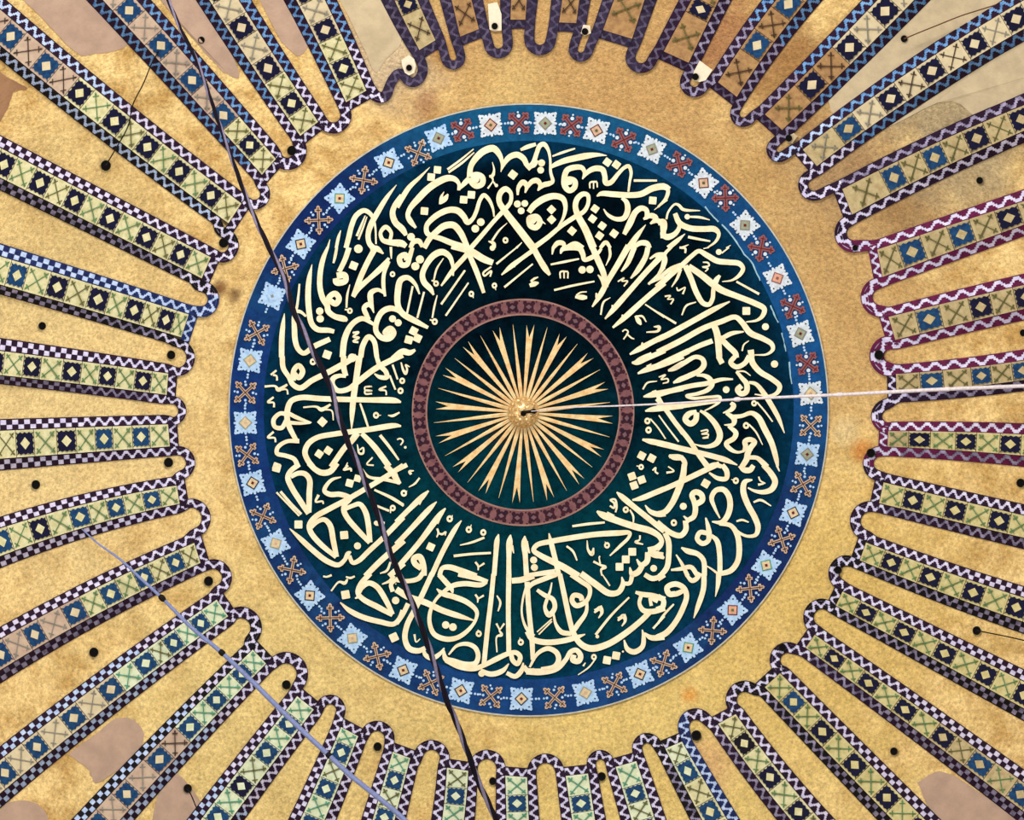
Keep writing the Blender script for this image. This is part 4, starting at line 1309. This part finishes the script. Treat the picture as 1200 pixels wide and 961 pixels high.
# ------------------------------------------------------------------ gilded boss
boss_c = P(613.2, 483.2, .04)
boss = empty('gilded_boss', boss_c, label='small round gilded boss with leaf scales at the centre of the sunburst', category='boss')
def boss_parts():
    V = []; Fc = []; n = 40; prof = [(.29, 0), (.30, .04), (.27, .075), (.245, .085), (.25, .13), (.25, .18), (.22, .25), (.16, .30), (.08, .33), (.001, .335)]
    for k, (r_, z) in enumerate(prof):
        for j in range(n):
            a = 2 * math.pi * j / n; w_ = 1 + (.03 * math.cos(8 * a) if 3 < k < 8 else 0)
            V.append(boss_c + Vector((r_ * w_ * math.cos(a), r_ * w_ * math.sin(a), -z)))
    for k in range(len(prof) - 1):
        for j in range(n): Fc.append((k * n + j, k * n + (j + 1) % n, (k + 1) * n + (j + 1) % n, (k + 1) * n + j))
    obj('boss_body', V, Fc, GILT, parent=boss, smooth=True)
    for row, (r_, z, m_, sz) in enumerate(((.245, .11, 16, .060), (.235, .17, 14, .058), (.20, .235, 11, .055), (.145, .285, 8, .05), (.08, .32, 5, .045))):
        for j in range(m_):
            a = 2 * math.pi * (j + .5 * (row % 2)) / m_; c = boss_c + Vector((r_ * math.cos(a), r_ * math.sin(a), -z))
            out = Vector((math.cos(a), math.sin(a), -(.3 + row * .5))).normalized(); side_ = Vector((-math.sin(a), math.cos(a), 0)); up = out.cross(side_)
            vv = []
            for (p_, q_, o_) in ((-1, 0, .0), (-.5, .8, .3), (.5, .7, .35), (1, 0, .2), (.5, -.7, .35), (-.5, -.8, .3)): vv.append(c + up * p_ * sz + side_ * q_ * sz * .8 + out * o_ * .05)
            vv.append(c + out * .045)
            obj('leaf_scale', vv, [(k, (k + 1) % 6, 6) for k in range(6)], GILT, parent=boss)
boss_parts()
def tube(name, pts, rad, m, parent=None, seg=8, **kw):
    V = []; Fc = []; prev = None; n = len(pts)
    for k, p in enumerate(pts):
        t = (pts[min(k + 1, n - 1)] - pts[max(k - 1, 0)]).normalized()
        u = t.cross(Vector((0, 0, 1))); u = u.normalized() if u.length > 1e-3 else Vector((1, 0, 0)); v = t.cross(u)
        r_ = rad(k / (n - 1)) if callable(rad) else rad
        for j in range(seg): a = 2 * math.pi * j / seg; V.append(p + (u * math.cos(a) + v * math.sin(a)) * r_)
    for k in range(n - 1):
        for j in range(seg): a = k * seg + j; b = k * seg + (j + 1) % seg; Fc.append((a, b, b + seg, a + seg))
    Fc.append(tuple(range(seg))); Fc.append(tuple(reversed(range((n - 1) * seg, n * seg))))
    return obj(name, V, Fc, m, parent=parent, smooth=True, **kw)
def blob(name, c, rx, m, parent, n=8):
    V = []; Fc = []
    for i in range(1, n):
        for j in range(2 * n):
            a = math.pi * i / n; b = math.pi * j / n; V.append(c + Vector((math.sin(a) * math.cos(b), math.sin(a) * math.sin(b), math.cos(a))) * rx)
    for i in range(n - 2):
        for j in range(2 * n): p = i * 2 * n + j; q = i * 2 * n + (j + 1) % (2 * n); Fc.append((p, q, q + 2 * n, p + 2 * n))
    Fc.append(tuple(range(2 * n))); Fc.append(tuple(reversed(range((n - 2) * 2 * n, (n - 1) * 2 * n))))
    return obj(name, V, Fc, m, parent=parent, smooth=True)
hk = [boss_c + Vector((.0 + .05 * k, -.005 * k, -.33 - .03 * math.sin(k * .9))) for k in range(6)]
tube('hook', hk, .03, IRON, boss)
blob('hook_eye', boss_c + Vector((.0, .02, -.35)), .055, IRON, boss); blob('hook_eye', boss_c + Vector((.2, -.02, -.33)), .05, IRON, boss)

# ------------------------------------------------------------------ hanging cables
ropep = [(184,-30),(197,0),(212,35),(230,70),(255,140),(275,195),(290,235),(303,265),(320,300),(335,330),(343,362),(356,389),(370,418),(387,453),(397,487),(408,519),(420,546),(432,575),(445,610),(459,652),(471,680),(485,711),(497,743),(510,780),(524,822),(535,847),(551,890),(561,917),(580,958),(592,990)]
dep = lambda f: .5 + 2.4 * math.sin(math.pi * min(max(f, 0), 1)) 
q = catmull([(*p, 0) for p in ropep], 8); n = len(q)
cp_ = [below(p[0], p[1], dep(k / (n - 1))) for k, p in enumerate(q)]
rope = empty('dark_rope', cp_[0], label='dark twisted rope crossing the left half of the medallion from top edge to bottom edge', category='rope')
sl = [0.]
for k in range(1, n): sl.append(sl[-1] + (cp_[k] - cp_[k - 1]).length)
def thick(f):
    return .030 + .016 * min(1, max(0, (f - .12) * 4))
for s_ in range(3):
    V = []
    for k, p in enumerate(cp_):
        t = (cp_[min(k + 1, n - 1)] - cp_[max(k - 1, 0)]).normalized(); u = t.cross(Vector((0, 0, 1))).normalized(); v = t.cross(u)
        a = sl[k] * 5.0 + s_ * 2 * math.pi / 3; f = k / (n - 1)
        V.append(p + (u * math.cos(a) + v * math.sin(a)) * thick(f) * .55)
    tube('rope_strand', V, lambda f: thick(f) * .72, (ROPE_D, ROPE_D, ROPE_L)[s_], rope, 7)
def cable(name, label, pts, dfun, rad, m, knots=(), km=IRON, kr=.06, cat='cable'):
    q = catmull([(*p, 0) for p in pts], 8); n = len(q)
    cp_ = [below(p[0], p[1], dfun(k / (n - 1))) for k, p in enumerate(q)]
    root = empty(name, cp_[0], label=label, category=cat)
    tube('cable_line', cp_, rad, m, root)
    for (x, y) in knots:
        k = min(range(n), key=lambda k_: (q[k_][0] - x) ** 2 + (q[k_][1] - y) ** 2); a, b = cp_[max(k - 1, 0)], cp_[min(k + 1, n - 1)]
        d = (b - a).normalized(); tube('knot', [cp_[k] - d * .07, cp_[k] - d * .03, cp_[k] + d * .03, cp_[k] + d * .07], lambda f: kr * (.6 if f in (0, 1) else 1), km, root)
cable('blue_grey_cable', 'pale blue-grey cable with black knots crossing the ribs at lower left', [(96,620),(115,637),(140,655),(165,678),(190,701),(225,736),(260,765),(297,800),(325,828),(355,857),(382,882),(410,908),(440,932),(470,957),(492,980)],
      lambda f: .22 + 2.2 * f, lambda f: .012 + .034 * min(1, f * 1.9), CABLE_B, [(190,701),(260,765),(384,884)], kr=.055)
cable('white_wire', 'thin white wire running from the gilded boss to the right edge', [(622,482),(670,477.5),(725,475.6),(800,472),(864,468),(931,464.8),(984,462.5),(1050,459),(1110,456),(1200,452.3),(1230,451)],
      lambda f: .40 + 1.0 * math.sin(math.pi * f), lambda f: .008 + .026 * min(1, max(0, f * 1.4)), CABLE_W, [(864,468),(984,462.5),(1110,456)], CABLE_W, .042, 'wire')
for (pts, lab) in (([(124,194),(137,172),(150,148),(156,122),(168,98),(178,74),(186,60)], 'thin dark wire rising from the socket at upper left'),
                   ([(1059.5,45.5),(1080,37),(1100,29),(1125,19),(1150,11),(1166,6)], 'thin rusty wire running from the socket at upper right'),
                   ([(1144.5,739),(1160,742),(1180,746),(1202,751),(1220,755)], 'thin dark wire leaving the lower right socket to the right edge'),
                   ([(220,924),(225,934),(230,946),(236,958)], 'short dark wire under the socket at bottom left')):
    cable('thin_wire', lab, pts, lambda f: .30, .011, RUST if 'rusty' in lab else IRON, cat='wire')
